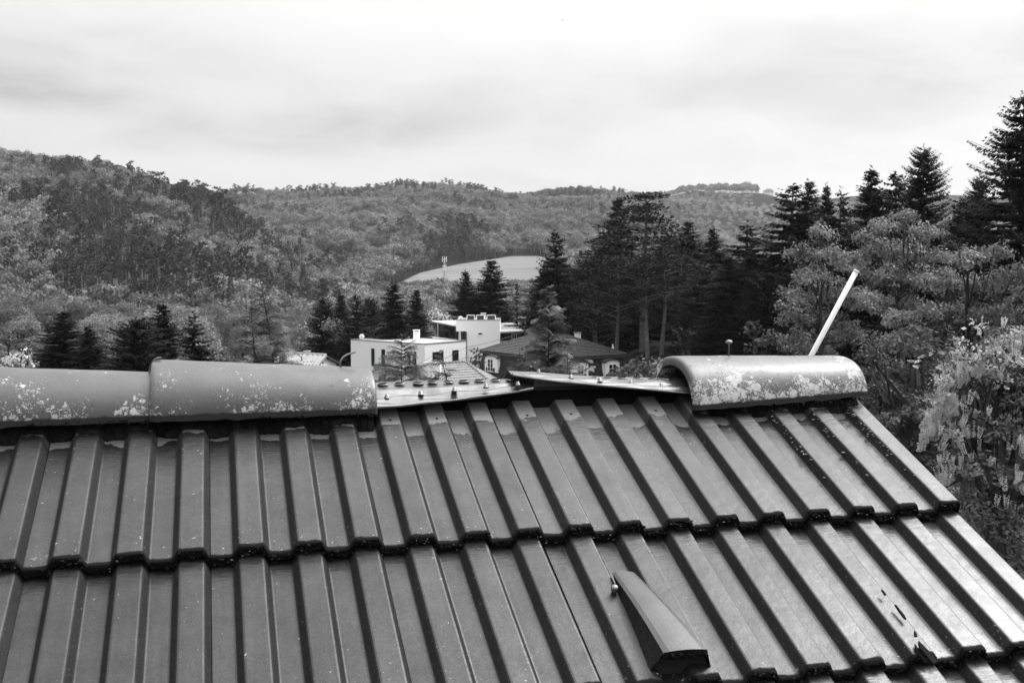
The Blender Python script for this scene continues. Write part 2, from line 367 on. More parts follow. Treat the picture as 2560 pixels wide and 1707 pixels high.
def lichen_nodes(t, tcn, thresh, scale, vec=None):
    vec = vec or tcn.outputs['Object']
    a = N(t, 'ShaderNodeTexNoise', inp={'Scale': scale, 'Detail': 9, 'Roughness': 0.68, 'Distortion': 0.6}); link(t, vec, a.inputs['Vector'])
    return a.outputs['Fac']
def tile_material(top_row):
    m, t, out = new_mat('coated_concrete_tile')
    tcn = N(t, 'ShaderNodeTexCoord'); oi = N(t, 'ShaderNodeObjectInfo'); geo = N(t, 'ShaderNodeNewGeometry')
    off = N(t, 'ShaderNodeCombineXYZ')
    for i in range(3): link(t, math_n(t, 'MULTIPLY', oi.outputs['Random'], 13.0+7*i), off.inputs[i])
    vec = N(t, 'ShaderNodeVectorMath', operation='ADD'); link(t, tcn.outputs['Object'], vec.inputs[0]); link(t, off.outputs[0], vec.inputs[1])
    V_ = vec.outputs[0]
    sp = N(t, 'ShaderNodeSeparateXYZ'); link(t, tcn.outputs['Object'], sp.inputs[0])
    x, s, z = sp.outputs
    gp = N(t, 'ShaderNodeSeparateXYZ'); link(t, geo.outputs['Position'], gp.inputs[0])
    def noise(sc, det=4, ro=0.5, v=V_, dist=0.0):
        n = N(t, 'ShaderNodeTexNoise', inp={'Scale': sc, 'Detail': det, 'Roughness': ro, 'Distortion': dist}); link(t, v, n.inputs['Vector']); return n.outputs['Fac']
    base = ramp(t, noise(9, 6, 0.7), [(0.3, 0.044), (0.7, 0.070)])
    grain = math_n(t, 'ADD', 0.36, math_n(t, 'MULTIPLY', noise(280, 3, 0.8), 1.28))
    mps = N(t, 'ShaderNodeMapping'); mps.inputs['Scale'].default_value = (55, 2.5, 55); link(t, V_, mps.inputs[0])
    stk = N(t, 'ShaderNodeTexNoise', inp={'Scale': 1.0, 'Detail': 5, 'Roughness': 0.6}); link(t, mps.outputs[0], stk.inputs['Vector'])
    base = math_n(t, 'MULTIPLY', base, math_n(t, 'ADD', 0.72, math_n(t, 'MULTIPLY', stk.outputs['Fac'], 0.56)))
    col = math_n(t, 'MULTIPLY', base, grain)
    # per tile tone
    col = math_n(t, 'MULTIPLY', col, math_n(t, 'ADD', 0.86, math_n(t, 'MULTIPLY', oi.outputs['Random'], 0.28)))
    # bare concrete at the head, above the wavy edge of the coating
    edge = math_n(t, 'ADD', s, math_n(t, 'MULTIPLY', math_n(t, 'SUBTRACT', noise(22, 5, 0.6), 0.5), 0.075))
    edge = math_n(t, 'ADD', edge, math_n(t, 'MULTIPLY', z, -0.9))
    bare = math_n(t, 'MULTIPLY', math_n(t, 'SUBTRACT', edge, 0.388), 700.0, clamp=True)
    if not top_row: bare = math_n(t, 'MULTIPLY', bare, 0.0)
    def mixf(f, a, b_):
        n = N(t, 'ShaderNodeMix', data_type='FLOAT'); link(t, f, n.inputs[0])
        for i, v in ((2, a), (3, b_)):
            if isinstance(v, (int, float)): n.inputs[i].default_value = v
            else: link(t, v, n.inputs[i])
        return n.outputs[0]
    col = mixf(bare, col, math_n(t, 'MULTIPLY', grain, 0.13))
    # crusts of pale lichen: a few specks everywhere, more near the nose, many at the right hand end
    sp1 = noise(150, 5, 0.6); big = noise(7, 4, 0.6)
    nose = math_n(t, 'SUBTRACT', 1.0, math_n(t, 'MULTIPLY', s, 11.0), clamp=True)
    rightend = math_n(t, 'MULTIPLY', math_n(t, 'SUBTRACT', gp.outputs[0], 1.25), 1.0, clamp=True)
    thr = math_n(t, 'ADD', 0.752, math_n(t, 'MULTIPLY', big, -0.12))
    thr = math_n(t, 'SUBTRACT', thr, math_n(t, 'MULTIPLY', nose, 0.055))
    thr = math_n(t, 'SUBTRACT', thr, math_n(t, 'MULTIPLY', rightend, 0.015))
    lic = math_n(t, 'MULTIPLY', math_n(t, 'SUBTRACT', sp1, thr), 60.0, clamp=True)
    col = mixf(lic, col, math_n(t, 'ADD', 0.16, math_n(t, 'MULTIPLY', noise(70, 3), 0.45)))
    # dark moss on the nose edge; moss and painted shade just below the row above
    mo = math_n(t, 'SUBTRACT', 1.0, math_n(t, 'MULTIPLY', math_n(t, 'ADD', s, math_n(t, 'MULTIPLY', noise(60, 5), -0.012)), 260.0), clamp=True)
    if not top_row:      # black growth and painted shadow where the row above laps over
        lap_moss_shade = math_n(t, 'MULTIPLY', math_n(t, 'SUBTRACT', math_n(t, 'ADD', s, math_n(t, 'MULTIPLY', math_n(t, 'SUBTRACT', noise(35, 5, 0.65), 0.5), 0.035)), 0.366), 70.0, clamp=True)
        mo = math_n(t, 'MAXIMUM', mo, lap_moss_shade)
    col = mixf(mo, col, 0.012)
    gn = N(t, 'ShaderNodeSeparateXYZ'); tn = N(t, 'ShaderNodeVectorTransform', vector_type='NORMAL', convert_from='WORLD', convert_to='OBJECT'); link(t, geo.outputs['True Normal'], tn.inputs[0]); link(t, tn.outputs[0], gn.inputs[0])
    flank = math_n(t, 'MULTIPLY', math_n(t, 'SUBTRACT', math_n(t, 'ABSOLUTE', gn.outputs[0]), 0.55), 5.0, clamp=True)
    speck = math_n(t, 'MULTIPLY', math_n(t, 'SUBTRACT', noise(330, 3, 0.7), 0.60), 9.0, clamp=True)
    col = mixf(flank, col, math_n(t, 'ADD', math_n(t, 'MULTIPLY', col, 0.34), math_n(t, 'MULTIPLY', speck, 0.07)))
    rough = mixf(bare, math_n(t, 'ADD', 0.22, math_n(t, 'ADD', math_n(t, 'MULTIPLY', noise(30, 5), 0.12), math_n(t, 'MULTIPLY', noise(8, 4, 0.65), 0.16))), 0.8)
    rough = mixf(mo, rough, 0.95); rough = mixf(lic, rough, 0.9)
    b = N(t, 'ShaderNodeBsdfPrincipled', inp={'Specular IOR Level': 0.75})
    link(t, mixf(flank, mixf(mo, mixf(lic, mixf(bare, 0.8, 0.15), 0.0), 0.0), 0.0), b.inputs['Metallic'])
    spl = mixf(flank, mixf(mo, 0.6, 0.05), 0.1); rough = mixf(flank, rough, 0.8); link(t, rough, b.inputs['Roughness']); link(t, spl, b.inputs['Specular IOR Level'])
    link(t, col, b.inputs['Base Color']); link(t, rough, b.inputs['Roughness'])
    # relief: fine sand, and ripples in the coating across the head of the pan
    mpn = N(t, 'ShaderNodeMapping'); mpn.inputs['Scale'].default_value = (18, 120, 18); link(t, V_, mpn.inputs[0])
    rip = N(t, 'ShaderNodeTexNoise', inp={'Scale': 1.0, 'Detail': 4, 'Distortion': 1.5}); link(t, mpn.outputs[0], rip.inputs['Vector'])
    ripm = math_n(t, 'MULTIPLY', math_n(t, 'SUBTRACT', s, 0.27), 6.0, clamp=True)
    h = math_n(t, 'ADD', math_n(t, 'MULTIPLY', noise(500, 2, 0.6), 0.25), math_n(t, 'MULTIPLY', math_n(t, 'MULTIPLY', rip.outputs['Fac'], ripm), 1.6))
    h = math_n(t, 'ADD', h, math_n(t, 'MULTIPLY', noise(45, 4, 0.6), 0.9)); h = math_n(t, 'ADD', h, math_n(t, 'MULTIPLY', lic, 1.6))
    bp = N(t, 'ShaderNodeBump', inp={'Strength': 0.7, 'Distance': 0.0014}); link(t, h, bp.inputs['Height']); link(t, bp.outputs[0], b.inputs['Normal'])
    link(t, b.outputs[0], out.inputs[0]); return m
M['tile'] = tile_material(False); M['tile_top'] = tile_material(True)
M['moss'] = gmat('black_moss', 0.014, 0.95, 0.6, 60, 0.6, 200, spec=0.1)
M['lichen'] = gmat('pale_lichen', 0.2, 0.95, 0.35, 120, 0.6, 300, spec=0.1)
M['underlay'] = gmat('roof_underlay', 0.008, 0.9, 0.2, 5, spec=0.1)

ZP = -0.019
def corner(p0, p1, p2, r, n=3):
    p0, p1, p2 = map(np.array, (p0, p1, p2)); a = (p0-p1)/np.linalg.norm(p0-p1); b = (p2-p1)/np.linalg.norm(p2-p1)
    A = p1+a*r; B = p1+b*r
    return [tuple((1-q)**2*A+2*q*(1-q)*p1+q*q*B) for q in np.linspace(0, 1, n)]
def tile_profile(verge=False):
    pts = [(0.0, ZP)]
    for k in range(3):
        o = 0.1*k
        pts += [(o+0.0365, ZP), (o+0.0475, 0.0), (o+0.0885, 0.0), (o+0.0992, ZP)]
    pts[-1] = (0.2988, ZP)
    if verge: pts[-1] = (0.2925, -0.004); pts += [(0.2925, -0.075)]
    out = [pts[0]]
    for i in range(1, len(pts)-1):
        r = 0.0032 if pts[i][1] > -0.01 else 0.0028
        out += corner(pts[i-1], pts[i], pts[i+1], min(r, 0.0035))
    out.append(pts[-1]); return np.array(out)
def tile_mesh(name, verge=False, seed=0):
    g = np.random.default_rng(seed); pr = tile_profile(verge); n = len(pr)
    st = [(0.0, -0.0045), (0.0008, -0.0016), (0.003, -0.0004), (0.007, 0.0)] + [(s_, 0) for s_ in np.linspace(0.03, 0.468, 12)]
    V = []; Fs = []
    ph = g.uniform(0, 6, 6)
    for s_, dz in st:
        for i, (x, z) in enumerate(pr):
            wob = 0.0
            ragged = g.normal(0, 0.0009) if s_ < 0.002 else 0
            V.append((x, s_+ragged*(1 if s_ == 0 else 0.6), z+dz+wob+ragged*0.5))
    m_ = len(st)
    for j in range(m_-1):
        for i in range(n-1):
            Fs.append((j*n+i, j*n+i+1, (j+1)*n+i+1, (j+1)*n+i))
    # front face and underside (offset copies)
    b = len(V)
    for (x, z) in pr:                      # nose bottom
        V.append((x, 0.0015+g.normal(0, 0.0008), z-0.0165+g.normal(0, 0.0006)))
    for (x, z) in pr:                      # head bottom
        V.append((x, 0.468, z-0.0155))
    for i in range(n-1):
        Fs.append((i+1, i, b+i, b+i+1)); Fs.append((b+i+1, b+i, b+n+i, b+n+i+1)); Fs.append(((m_-1)*n+i, (m_-1)*n+i+1, b+n+i+1, b+n+i))
    # sides
    Ls = [j*n for j in range(m_)]; Rs = [j*n+n-1 for j in range(m_)]
    Fs.append(tuple(Ls + [b+n, b])[::-1]); Fs.append(tuple(Rs + [b+2*n-1, b+n-1]))
    return make_mesh(name, V, Fs, M['tile'])
tmesh = [tile_mesh('roof_tile', False, k) for k in range(3)]
vmesh = [tile_mesh('verge_tile', True, 10+k) for k in range(2)]
HOLE = MB(); HOLE.lathe([(0.0032, 0.0), (0.0026, 0.0004), (0.0001, 0.0002)], (0, 0, 0), 8)
hole_me = HOLE.mesh('nail_hole', M['underlay'])
tiles = {}
for row in range(1, 5):
    for k in range(-2, 6):
        me = vmesh[(row) % 2] if k == 5 else tmesh[(row*5+k*3) % 3]
        u0 = 0.1*(3*k+1)+0.053
        P = RP(u0+random.gauss(0, 0.0003), GAUGE*row+random.gauss(0, 0.0018), random.gauss(0, 0.0006))
        if row == 1:
            key = me.name+'_top'
            if key not in bpy.data.meshes: c_ = me.copy(); c_.name = key; c_.materials.clear(); c_.materials.append(M['tile_top'])
            me = bpy.data.meshes[key]
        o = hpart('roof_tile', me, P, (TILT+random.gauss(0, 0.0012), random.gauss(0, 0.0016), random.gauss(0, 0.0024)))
        tiles[(row, k)] = o
        if row == 1 and 1 <= k <= 4:
            for xx in (0.068, 0.168):
                hpart('nail_hole', hole_me, (xx, 0.404, 0.0008), None, o)
tiles[(2, 4)]['label'] = 'cracked tile with a slipped broken corner'
# crack in the tile of the second row: a dark open split and the slipped chip
def onroof(px, py, h): return on_plane(px, py, RP(0, 0, h), NR)
def sliver(pts, h=0.0025):
    cm = MB()
    P = [onroof(x, y, h) for x, y in pts]; Q = [p-NR*0.004 for p in P]; n = len(P)
    cm.poly(P+Q, [tuple(range(n))] + [(i, (i+1) % n, n+(i+1) % n, n+i) for i in range(n)])
    o = cm.build('crack', M['underlay'], None); o.parent = house; o.location = -HO
sliver([(2237, 1509), (2242, 1512), (2262, 1537), (2266, 1545), (2261, 1543), (2247, 1524)], 0.0035)
sliver([(2285, 1574), (2291, 1580), (2295, 1590), (2287, 1597), (2284, 1594)], -0.004)
sliver([(2287, 1607), (2295, 1618), (2318, 1645), (2324, 1656), (2313, 1653), (2296, 1632), (2288, 1618)], 0.0035)
sliver([(2204, 1472), (2209, 1475), (2216, 1484), (2212, 1484)], 0.002)
ch = MB(); P = [onroof(x, y, 0.010) for x, y in [(2297, 1600), (2331, 1634), (2344, 1652), (2334, 1658), (2300, 1618)]]; Q = [p-NR*0.006 for p in P]
ch.poly(P+Q, [(0, 1, 2, 3, 4)] + [(i, (i+1) % 5, 5+(i+1) % 5, 5+i) for i in range(5)])
o = ch.build('loose_chip', M['tile'], None); o.parent = house; o.location = -HO

# underlay and battens, back slope, gable walls
ul = MB()
YR = 0.120
def slab_roof(x0, x1, y0, z0, y1, z1, th=0.02):
    ul.poly([(x0, y0, z0), (x1, y0, z0), (x1, y1, z1), (x0, y1, z1), (x0, y0, z0-th), (x1, y0, z0-th), (x1, y1, z1-th), (x0, y1, z1-th)],
            [(0, 1, 2, 3), (7, 6, 5, 4), (0, 4, 5, 1), (1, 5, 6, 2), (2, 6, 7, 3), (3, 7, 4, 0)])
ta = math.tan(AL)
slab_roof(-5.0, 1.88, -2.05, -2.05*ta-0.085, YR-0.001, YR*ta-0.085)
o = ul.build('roof_underlay', M['underlay']); o.parent = house; o.location = -HO
ul = MB(); slab_roof(-5.0, 1.93, 4.0, (YR-(4.0-YR))*ta-0.02, YR+0.001, YR*ta-0.02)
o = ul.build('back_slope', gmat('back_slope', 0.05, 0.5, 0.2, 3)); o.parent = house; o.location = -HO
ul = MB(); ul.box((-1.6, YR, 0.012), (3.5, 0.022, 0.02)); o = ul.build('ridge_batten', M['underlay']); o.parent = house; o.location = -HO
wl = MB(); ys = [-2.0, YR, 3.8]; zs = [-2.0*ta-0.12, YR*ta-0.13, YR*ta-0.13-(3.8-YR)*ta]
pts = [(x, y, z) for x in (-4.8, 1.80) for y, z in ((ys[0], -8.3), (ys[0], zs[0]), (ys[1], zs[1]), (ys[2], zs[2]), (ys[2], -8.3))]
wl.poly(pts, [(0, 1, 2, 3, 4), (9, 8, 7, 6, 5), (0, 5, 6, 1), (2, 7, 8, 3), (3, 8, 9, 4)])
o = wl.build('wall', M['white_soft']); o.parent = house; o.location = -HO

# vent hood standing on the second row
vh = MB()
hl, hr = onroof(1531, 1430, -0.004), onroof(1588, 1430, -0.004)
nl, nr = onroof(1660, 1630, 0.036), onroof(1769, 1622, 0.036)
fl, fl2, ob = onroof(1536, 1475, -0.018), onroof(1609, 1695, -0.018), onroof(1781, 1684, -0.018)
nb = 10
top = []
for j in range(nb+1):
    q = j/nb
    L = hl*(1-q)+nl*q; Rr = hr*(1-q)+nr*q
    bulge = NR*0.004*math.sin(math.pi*q)
    for i in range(9):
        a = i/8; top.append(L*(1-a)+Rr*a + bulge + NR*(0.003*math.sin(math.pi*a)) - NR*(0.002 if i in (0, 8) else 0))
vh.poly(top, [(j*9+i, (j+1)*9+i, (j+1)*9+i+1, j*9+i+1) for j in range(nb) for i in range(8)])
down = NR*0.016
# left and right cheeks
fr2 = ob
LT = [hl*(1-j/nb)+nl*(j/nb) + NR*0.004*math.sin(math.pi*j/nb) - NR*0.002 for j in range(nb+1)]
LB = [onroof(1531, 1432, -0.019)*(1-j/nb)+fl2*(j/nb) for j in range(nb+1)]
vh.poly(LT+LB, [(j, j+nb+1, j+nb+2, j+1) for j in range(nb)], 1)
RT = [hr*(1-j/nb)+nr*(j/nb) + NR*0.004*math.sin(math.pi*j/nb) - NR*0.002 for j in range(nb+1)]
RB = [onroof(1588, 1432, -0.019)*(1-j/nb)+ob*(j/nb) for j in range(nb+1)]
vh.poly(RT+RB, [(j, j+1, j+nb+2, j+nb+1) for j in range(nb)], 1)
# front lip and recessed louvres
ev = RP(0, 1, 0)-RP(0, 0, 0)
inn = -ev*0.018
vh.poly([nl, nr, nr-down, nl-down], [(0, 3, 2, 1)], 1)
vh.poly([nl-down, nr-down, nr-down+inn, nl-down+inn], [(0, 1, 2, 3)])
M['hood'] = gmat('hood_coating', 0.085, 0.36, 0.15, 14, 0.06, 300, spec=0.6, metal=0.8)
o = vh.build('vent_hood', [M['hood'], gmat('hood_side', 0.016, 0.85, 0.4, 60, 0.3, 200, spec=0.1)]); o.parent = house; o.location = -HO
hood = o
for q in np.linspace(0.02, 0.98, 9):
    lv = MB(); A = (nl-down)*(1-q)+(fl2)*q + inn*0.9; B = (nr-down)*(1-q)+(ob)*q + inn*0.9
    lv.poly([A, B, B+ev*0.007-NR*0.002, A+ev*0.007-NR*0.002, A-NR*0.0025, B-NR*0.0025, B+ev*0.007-NR*0.0045, A+ev*0.007-NR*0.0045], [(0, 1, 2, 3), (7, 6, 5, 4), (2, 6, 7, 3), (0, 4, 5, 1)])
    o = lv.build('louvre', M['black_frame']); o.parent = hood
M['clip'] = gmat('dull_metal_clip', 0.2, 0.35, 0.2, 20, metal=0.8)
sc = MB(); c = onroof(1537, 1468, 0.0); ax = np.array([[1., 0, 0], np.cross(NR, [1., 0, 0]), NR])
sc.lathe([(0.004, -0.012), (0.0062, -0.004), (0.0066, 0.000), (0.0055, 0.003), (0.002, 0.0045), (0.0003, 0.0048)], c, 14, ax)
o = sc.build('hood_screw', M['clip'], None, True); o.parent = house; o.location = -HO

hood_lip = [(nl*(1-q)+nr*q-NR*0.004, q) for q in np.linspace(0, 1, 40)]
# ridge tiles
def ridge_material(name, thr, top_pale):
    m, t, out = new_mat(name)
    tcn = N(t, 'ShaderNodeTexCoord'); oi = N(t, 'ShaderNodeObjectInfo'); geo = N(t, 'ShaderNodeNewGeometry')
    off = N(t, 'ShaderNodeCombineXYZ'); link(t, math_n(t, 'MULTIPLY', oi.outputs['Random'], 9.0), off.inputs[0]); link(t, math_n(t, 'MULTIPLY', oi.outputs['Random'], 5.0), off.inputs[2])
    vec = N(t, 'ShaderNodeVectorMath', operation='ADD'); link(t, tcn.outputs['Object'], vec.inputs[0]); link(t, off.outputs[0], vec.inputs[1])
    def noise(sc, det=4, ro=0.5, dist=0.0):
        n = N(t, 'ShaderNodeTexNoise', inp={'Scale': sc, 'Detail': det, 'Roughness': ro, 'Distortion': dist}); link(t, vec.outputs[0], n.inputs['Vector']); return n.outputs['Fac']
    def mixf(f, a, b_):
        n = N(t, 'ShaderNodeMix', data_type='FLOAT'); link(t, f, n.inputs[0])
        for i, v in ((2, a), (3, b_)):
            if isinstance(v, (int, float)): n.inputs[i].default_value = v
            else: link(t, v, n.inputs[i])
        return n.outputs[0]
    sp = N(t, 'ShaderNodeSeparateXYZ'); link(t, tcn.outputs['Object'], sp.inputs[0]); x, y, z = sp.outputs
    base = ramp(t, noise(14, 6, 0.65), [(0.3, 0.040), (0.7, 0.068)] if not top_pale else [(0.3, 0.055), (0.7, 0.09)])
    base = math_n(t, 'MULTIPLY', base, math_n(t, 'ADD', 0.45, math_n(t, 'MULTIPLY', noise(260, 3, 0.8), 1.1)))
    low = ramp(t, z, [(0.0, 0.075), (0.03, 0.06), (0.075, 0.0), (0.095, -0.09 if not top_pale else -0.04)]) if False else None
    # crusty lichen: patches gather on the lower half of the flank
    zz = math_n(t, 'DIVIDE', math_n(t, 'SUBTRACT', z, 0.052), 0.04)
    lowm = math_n(t, 'SUBTRACT', 1.0, math_n(t, 'MULTIPLY', math_n(t, 'ADD', zz, 1.0), 0.5), clamp=True)
    patch = noise(9, 3, 0.6); fine = noise(95, 6, 0.62, 0.5)
    f = math_n(t, 'ADD', math_n(t, 'MULTIPLY', patch, 0.65), math_n(t, 'MULTIPLY', fine, 0.75))
    f = math_n(t, 'ADD', f, math_n(t, 'MULTIPLY', lowm, 0.075))
    gate = math_n(t, 'ADD', math_n(t, 'MULTIPLY', math_n(t, 'SUBTRACT', patch, 0.5), 4.2), math_n(t, 'MULTIPLY', math_n(t, 'SUBTRACT', lowm, 0.62), 0.9))
    gate = math_n(t, 'ADD', gate, thr)
    wv = N(t, 'ShaderNodeTexNoise', inp={'Scale': 130, 'Detail': 4, 'Roughness': 0.7}); link(t, vec.outputs[0], wv.inputs['Vector'])
    ofs = N(t, 'ShaderNodeVectorMath', operation='MULTIPLY_ADD'); link(t, wv.outputs['Color'], ofs.inputs[0]); ofs.inputs[1].default_value = (0.022,)*3; link(t, vec.outputs[0], ofs.inputs[2])
    lic = None
    for sc_v, gain in ((62, 0.52), (120, 0.50), (240, 0.50)):
        vo = N(t, 'ShaderNodeTexVoronoi', inp={'Scale': sc_v}); link(t, ofs.outputs[0], vo.inputs['Vector'])
        sc3 = N(t, 'ShaderNodeSeparateXYZ'); link(t, vo.outputs['Color'], sc3.inputs[0])
        rad_ = math_n(t, 'MULTIPLY', math_n(t, 'SUBTRACT', math_n(t, 'ADD', gate, math_n(t, 'MULTIPLY', sc3.outputs[0], 0.8)), 0.45), gain)
        q = math_n(t, 'MULTIPLY', math_n(t, 'SUBTRACT', rad_, vo.outputs['Distance']), 12.0, clamp=True)
        lic = q if lic is None else math_n(t, 'MAXIMUM', lic, q)
    pit = math_n(t, 'MULTIPLY', math_n(t, 'SUBTRACT', noise(48, 4, 0.6), 0.665), 60.0, clamp=True)
    col = mixf(pit, base, 0.03)
    col = mixf(lic, col, math_n(t, 'ADD', 0.22, math_n(t, 'MULTIPLY', noise(160, 3, 0.7), 0.5)))
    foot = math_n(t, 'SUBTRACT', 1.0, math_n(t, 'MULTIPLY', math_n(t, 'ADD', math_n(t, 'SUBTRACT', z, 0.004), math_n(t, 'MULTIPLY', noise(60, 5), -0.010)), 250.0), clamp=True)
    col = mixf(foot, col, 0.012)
    b = N(t, 'ShaderNodeBsdfPrincipled', inp={'Specular IOR Level': 0.7, 'Coat Roughness': 0.3})
    link(t, mixf(foot, mixf(lic, 0.32 if top_pale else 0.55, 0.0), 0.0), b.inputs['Coat Weight']); link(t, mixf(foot, mixf(lic, 0.3, 0.0), 0.0), b.inputs['Metallic'])
    rg = math_n(t, 'ADD', 0.36, math_n(t, 'MULTIPLY', noise(25, 5), 0.18)); rg = mixf(lic, rg, 0.95); rg = mixf(foot, rg, 0.95)
    link(t, col, b.inputs['Base Color']); link(t, rg, b.inputs['Roughness'])
    h = math_n(t, 'ADD', math_n(t, 'MULTIPLY', lic, 1.6), math_n(t, 'MULTIPLY', noise(300, 3, 0.6), 0.5)); h = math_n(t, 'SUBTRACT', h, math_n(t, 'MULTIPLY', pit, 1.0))
    h = math_n(t, 'ADD', h, math_n(t, 'MULTIPLY', fine, 0.8))
    bp = N(t, 'ShaderNodeBump', inp={'Strength': 0.6, 'Distance': 0.0014}); link(t, h, bp.inputs['Height']); link(t, bp.outputs[0], b.inputs['Normal'])
    link(t, b.outputs[0], out.inputs[0]); return m
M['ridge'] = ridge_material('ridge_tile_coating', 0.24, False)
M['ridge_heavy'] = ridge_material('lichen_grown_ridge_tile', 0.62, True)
def cap_mesh(name, mat, seed=0):
    g = np.random.default_rng(seed); L = 0.452; V = []; Fs = []; nx = 26; na = 40
    xs = np.concatenate([[0.0, 0.002, 0.006], np.linspace(0.012, L-0.012, nx), [L-0.006, L-0.002, L]])
    def ring(x, shrink, dz, inner=False):
        q = x/L; hw = 0.127*(1-q)+0.110*q - shrink; hh = 0.112*(1-q)+0.086*q - shrink
        out = []
        for i in range(na+1):
            a = math.pi*i/na; c, s_ = math.cos(a), math.sin(a)
            y = -hw*math.copysign(abs(c)**0.92, c); z = hh*abs(s_)**0.9
            wob = 0.0012*math.sin(7*a+x*20+seed) + 0.0008*math.sin(x*60+3*a)
            rag = g.normal(0, 0.0012) if (i in (0, na)) and not inner else 0
            out.append((x, y, z*(1+wob*3) - 0.002*(1 if i in (0, na) else 0)+rag+dz))
        return out
    sh = [0.006, 0.0025, 0.0006]+[0]*nx+[0.0005, 0.002, 0.005]
    for x, s_ in zip(xs, sh): V += ring(x, s_, 0)
    n = na+1; m_ = len(xs)
    for j in range(m_-1):
        for i in range(na): Fs.append((j*n+i, (j+1)*n+i, (j+1)*n+i+1, j*n+i+1))
    b = len(V)
    for x in (xs[0], xs[-1]): V += ring(x, 0.021, 0, True)
    for i in range(na):
        Fs.append((i, i+1, b+i+1, b+i)); e = (m_-1)*n; Fs.append((e+i+1, e+i, b+n+i, b+n+i+1)); Fs.append((b+i+1, b+n+i+1, b+n+i, b+i))
    for i in (0, na):
        Fs.append(tuple([j*n+i for j in range(m_)] + [b+n+i, b+i]))
    return make_mesh(name, V, Fs, mat, True)
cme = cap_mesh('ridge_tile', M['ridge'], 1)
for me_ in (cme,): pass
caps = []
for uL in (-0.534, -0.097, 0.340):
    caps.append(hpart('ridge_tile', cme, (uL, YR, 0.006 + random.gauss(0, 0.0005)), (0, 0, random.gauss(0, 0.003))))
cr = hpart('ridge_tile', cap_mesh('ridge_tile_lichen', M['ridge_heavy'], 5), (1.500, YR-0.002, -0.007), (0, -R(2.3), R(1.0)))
cr['label'] = 'last ridge tile on the right, crusted with pale lichen'
for me_ in (cme, cr.data):      # crisp end faces
    try: me_.set_sharp_from_angle(angle=R(50))
    except Exception: pass

# metal clips and the ridge screw
M['clip'] = gmat('dull_metal_clip', 0.2, 0.35, 0.2, 20, metal=0.8)
def ribbon(name, pts, Y, wd, th=0.0012):
    rb = MB(); P = [atY(x, y, Y) for x, y in pts]
    # round off the polyline
    for _ in range(2):
        Q = [P[0]]
        for a, b in zip(P[:-1], P[1:]): Q += [a*0.75+b*0.25, a*0.25+b*0.75]
        P = Q+[P[-1]]
    n = len(P); V = []
    for i, p in enumerate(P):
        tn = P[min(i+1, n-1)]-P[max(i-1, 0)]; tn /= np.linalg.norm(tn); nn = np.cross(tn, [0, 1., 0])
        for dy, dn in ((-wd, th), (wd, th), (wd, -th), (-wd, -th)): V.append(p+np.array([0, dy, 0])+nn*dn)
    rb.poly(V, [(i*4+k, i*4+(k+1) % 4, (i+1)*4+(k+1) % 4, (i+1)*4+k) for i in range(n-1) for k in range(4)] + [(0, 1, 2, 3), tuple(4*(n-1)+k for k in (3, 2, 1, 0))])
    o = rb.build(name, M['clip']); o.parent = house; o.location = -HO; return o
ribbon('ridge_clip', [(888, 880), (862, 888), (850, 903), (851, 919), (880, 920), (903, 922), (919, 929), (924, 941), (923, 952)], YR, 0.008)
ribbon('ridge_clip', [(403, 894), (390, 895), (380, 904), (374, 916), (373, 934)], YR, 0.010)
sc = MB(); b0 = atY(1822, 893, YR)
sc.lathe([(0.0017, -0.01), (0.0018, 0.030), (0.0062, 0.0325), (0.0085, 0.0345), (0.0085, 0.0375), (0.006, 0.040), (0.0025, 0.0415), (0.0003, 0.0418)], b0, 16)
o = sc.build('ridge_screw', M['clip'], None, True); o.parent = house; o.location = -HO; o['label'] = 'screw standing proud of the right ridge tile'

# two loosened lengths of perforated metal ridge strip where ridge tiles are missing
M['strip'] = gmat('aluminium_strip', 0.19, 0.32, 0.3, 14, 0.15, 40, metal=0.9, spec=0.5)
def strip(name, near, fold, back, Y, sag, seed):
    """polylines of (px, py) at world depths Y = (near, fold, back)"""
    g = np.random.default_rng(seed)
    def samp(poly, n):
        xs = np.array([p[0] for p in poly], float); ys = np.array([p[1] for p in poly], float)
        q = np.linspace(xs[0], xs[-1], n); return [(a, np.interp(a, xs, ys)) for a in q]
    n = 60; rows = []
    Nn, Ff, Bb = samp(near, n), samp(fold, n), samp(back, n)
    sb = MB(); V = []
    for i in range(n):
        a = i/(n-1)
        Pn = atY(*Nn[i], Y[0][0]*(1-a)+Y[0][1]*a); Pf = atY(*Ff[i], Y[1][0]*(1-a)+Y[1][1]*a); Pb = atY(*Bb[i], Y[2][0]*(1-a)+Y[2][1]*a)
        rowp = [Pn+np.array([0, 0.006, -0.004]), Pn+np.array([0, 0, -0.0015]), Pn]
        for k in range(1, 8): rowp.append(Pn*(1-k/8)+Pf*(k/8)+np.array([0, 0, 0.0026*math.sin(k*1.9+seed)+0.0022*math.sin(i*0.33+k*0.8)]))
        rowp.append(Pf+np.array([0, 0, 0.0016]))
        for k in range(1, 5): rowp.append(Pf*(1-k/5)+Pb*(k/5)+np.array([0, 0, 0.001*math.sin(k*2+i*0.4)]))
        rowp += [Pb, Pb+np.array([0, 0.03, -0.018]), Pb+np.array([0, 0.075, -0.05])]
        V += rowp
    k = len(V)//n
    top = [(i*k+j, (i+1)*k+j, (i+1)*k+j+1, i*k+j+1) for i in range(n-1) for j in range(k-1)]
    sb.poly(V, top)
    sb.poly([v-np.array([0, 0, 0.0012]) for v in V], [f[::-1] for f in top])
    o = sb.build(name, M['strip'], None, True); o.parent = house; o.location = -HO; return o
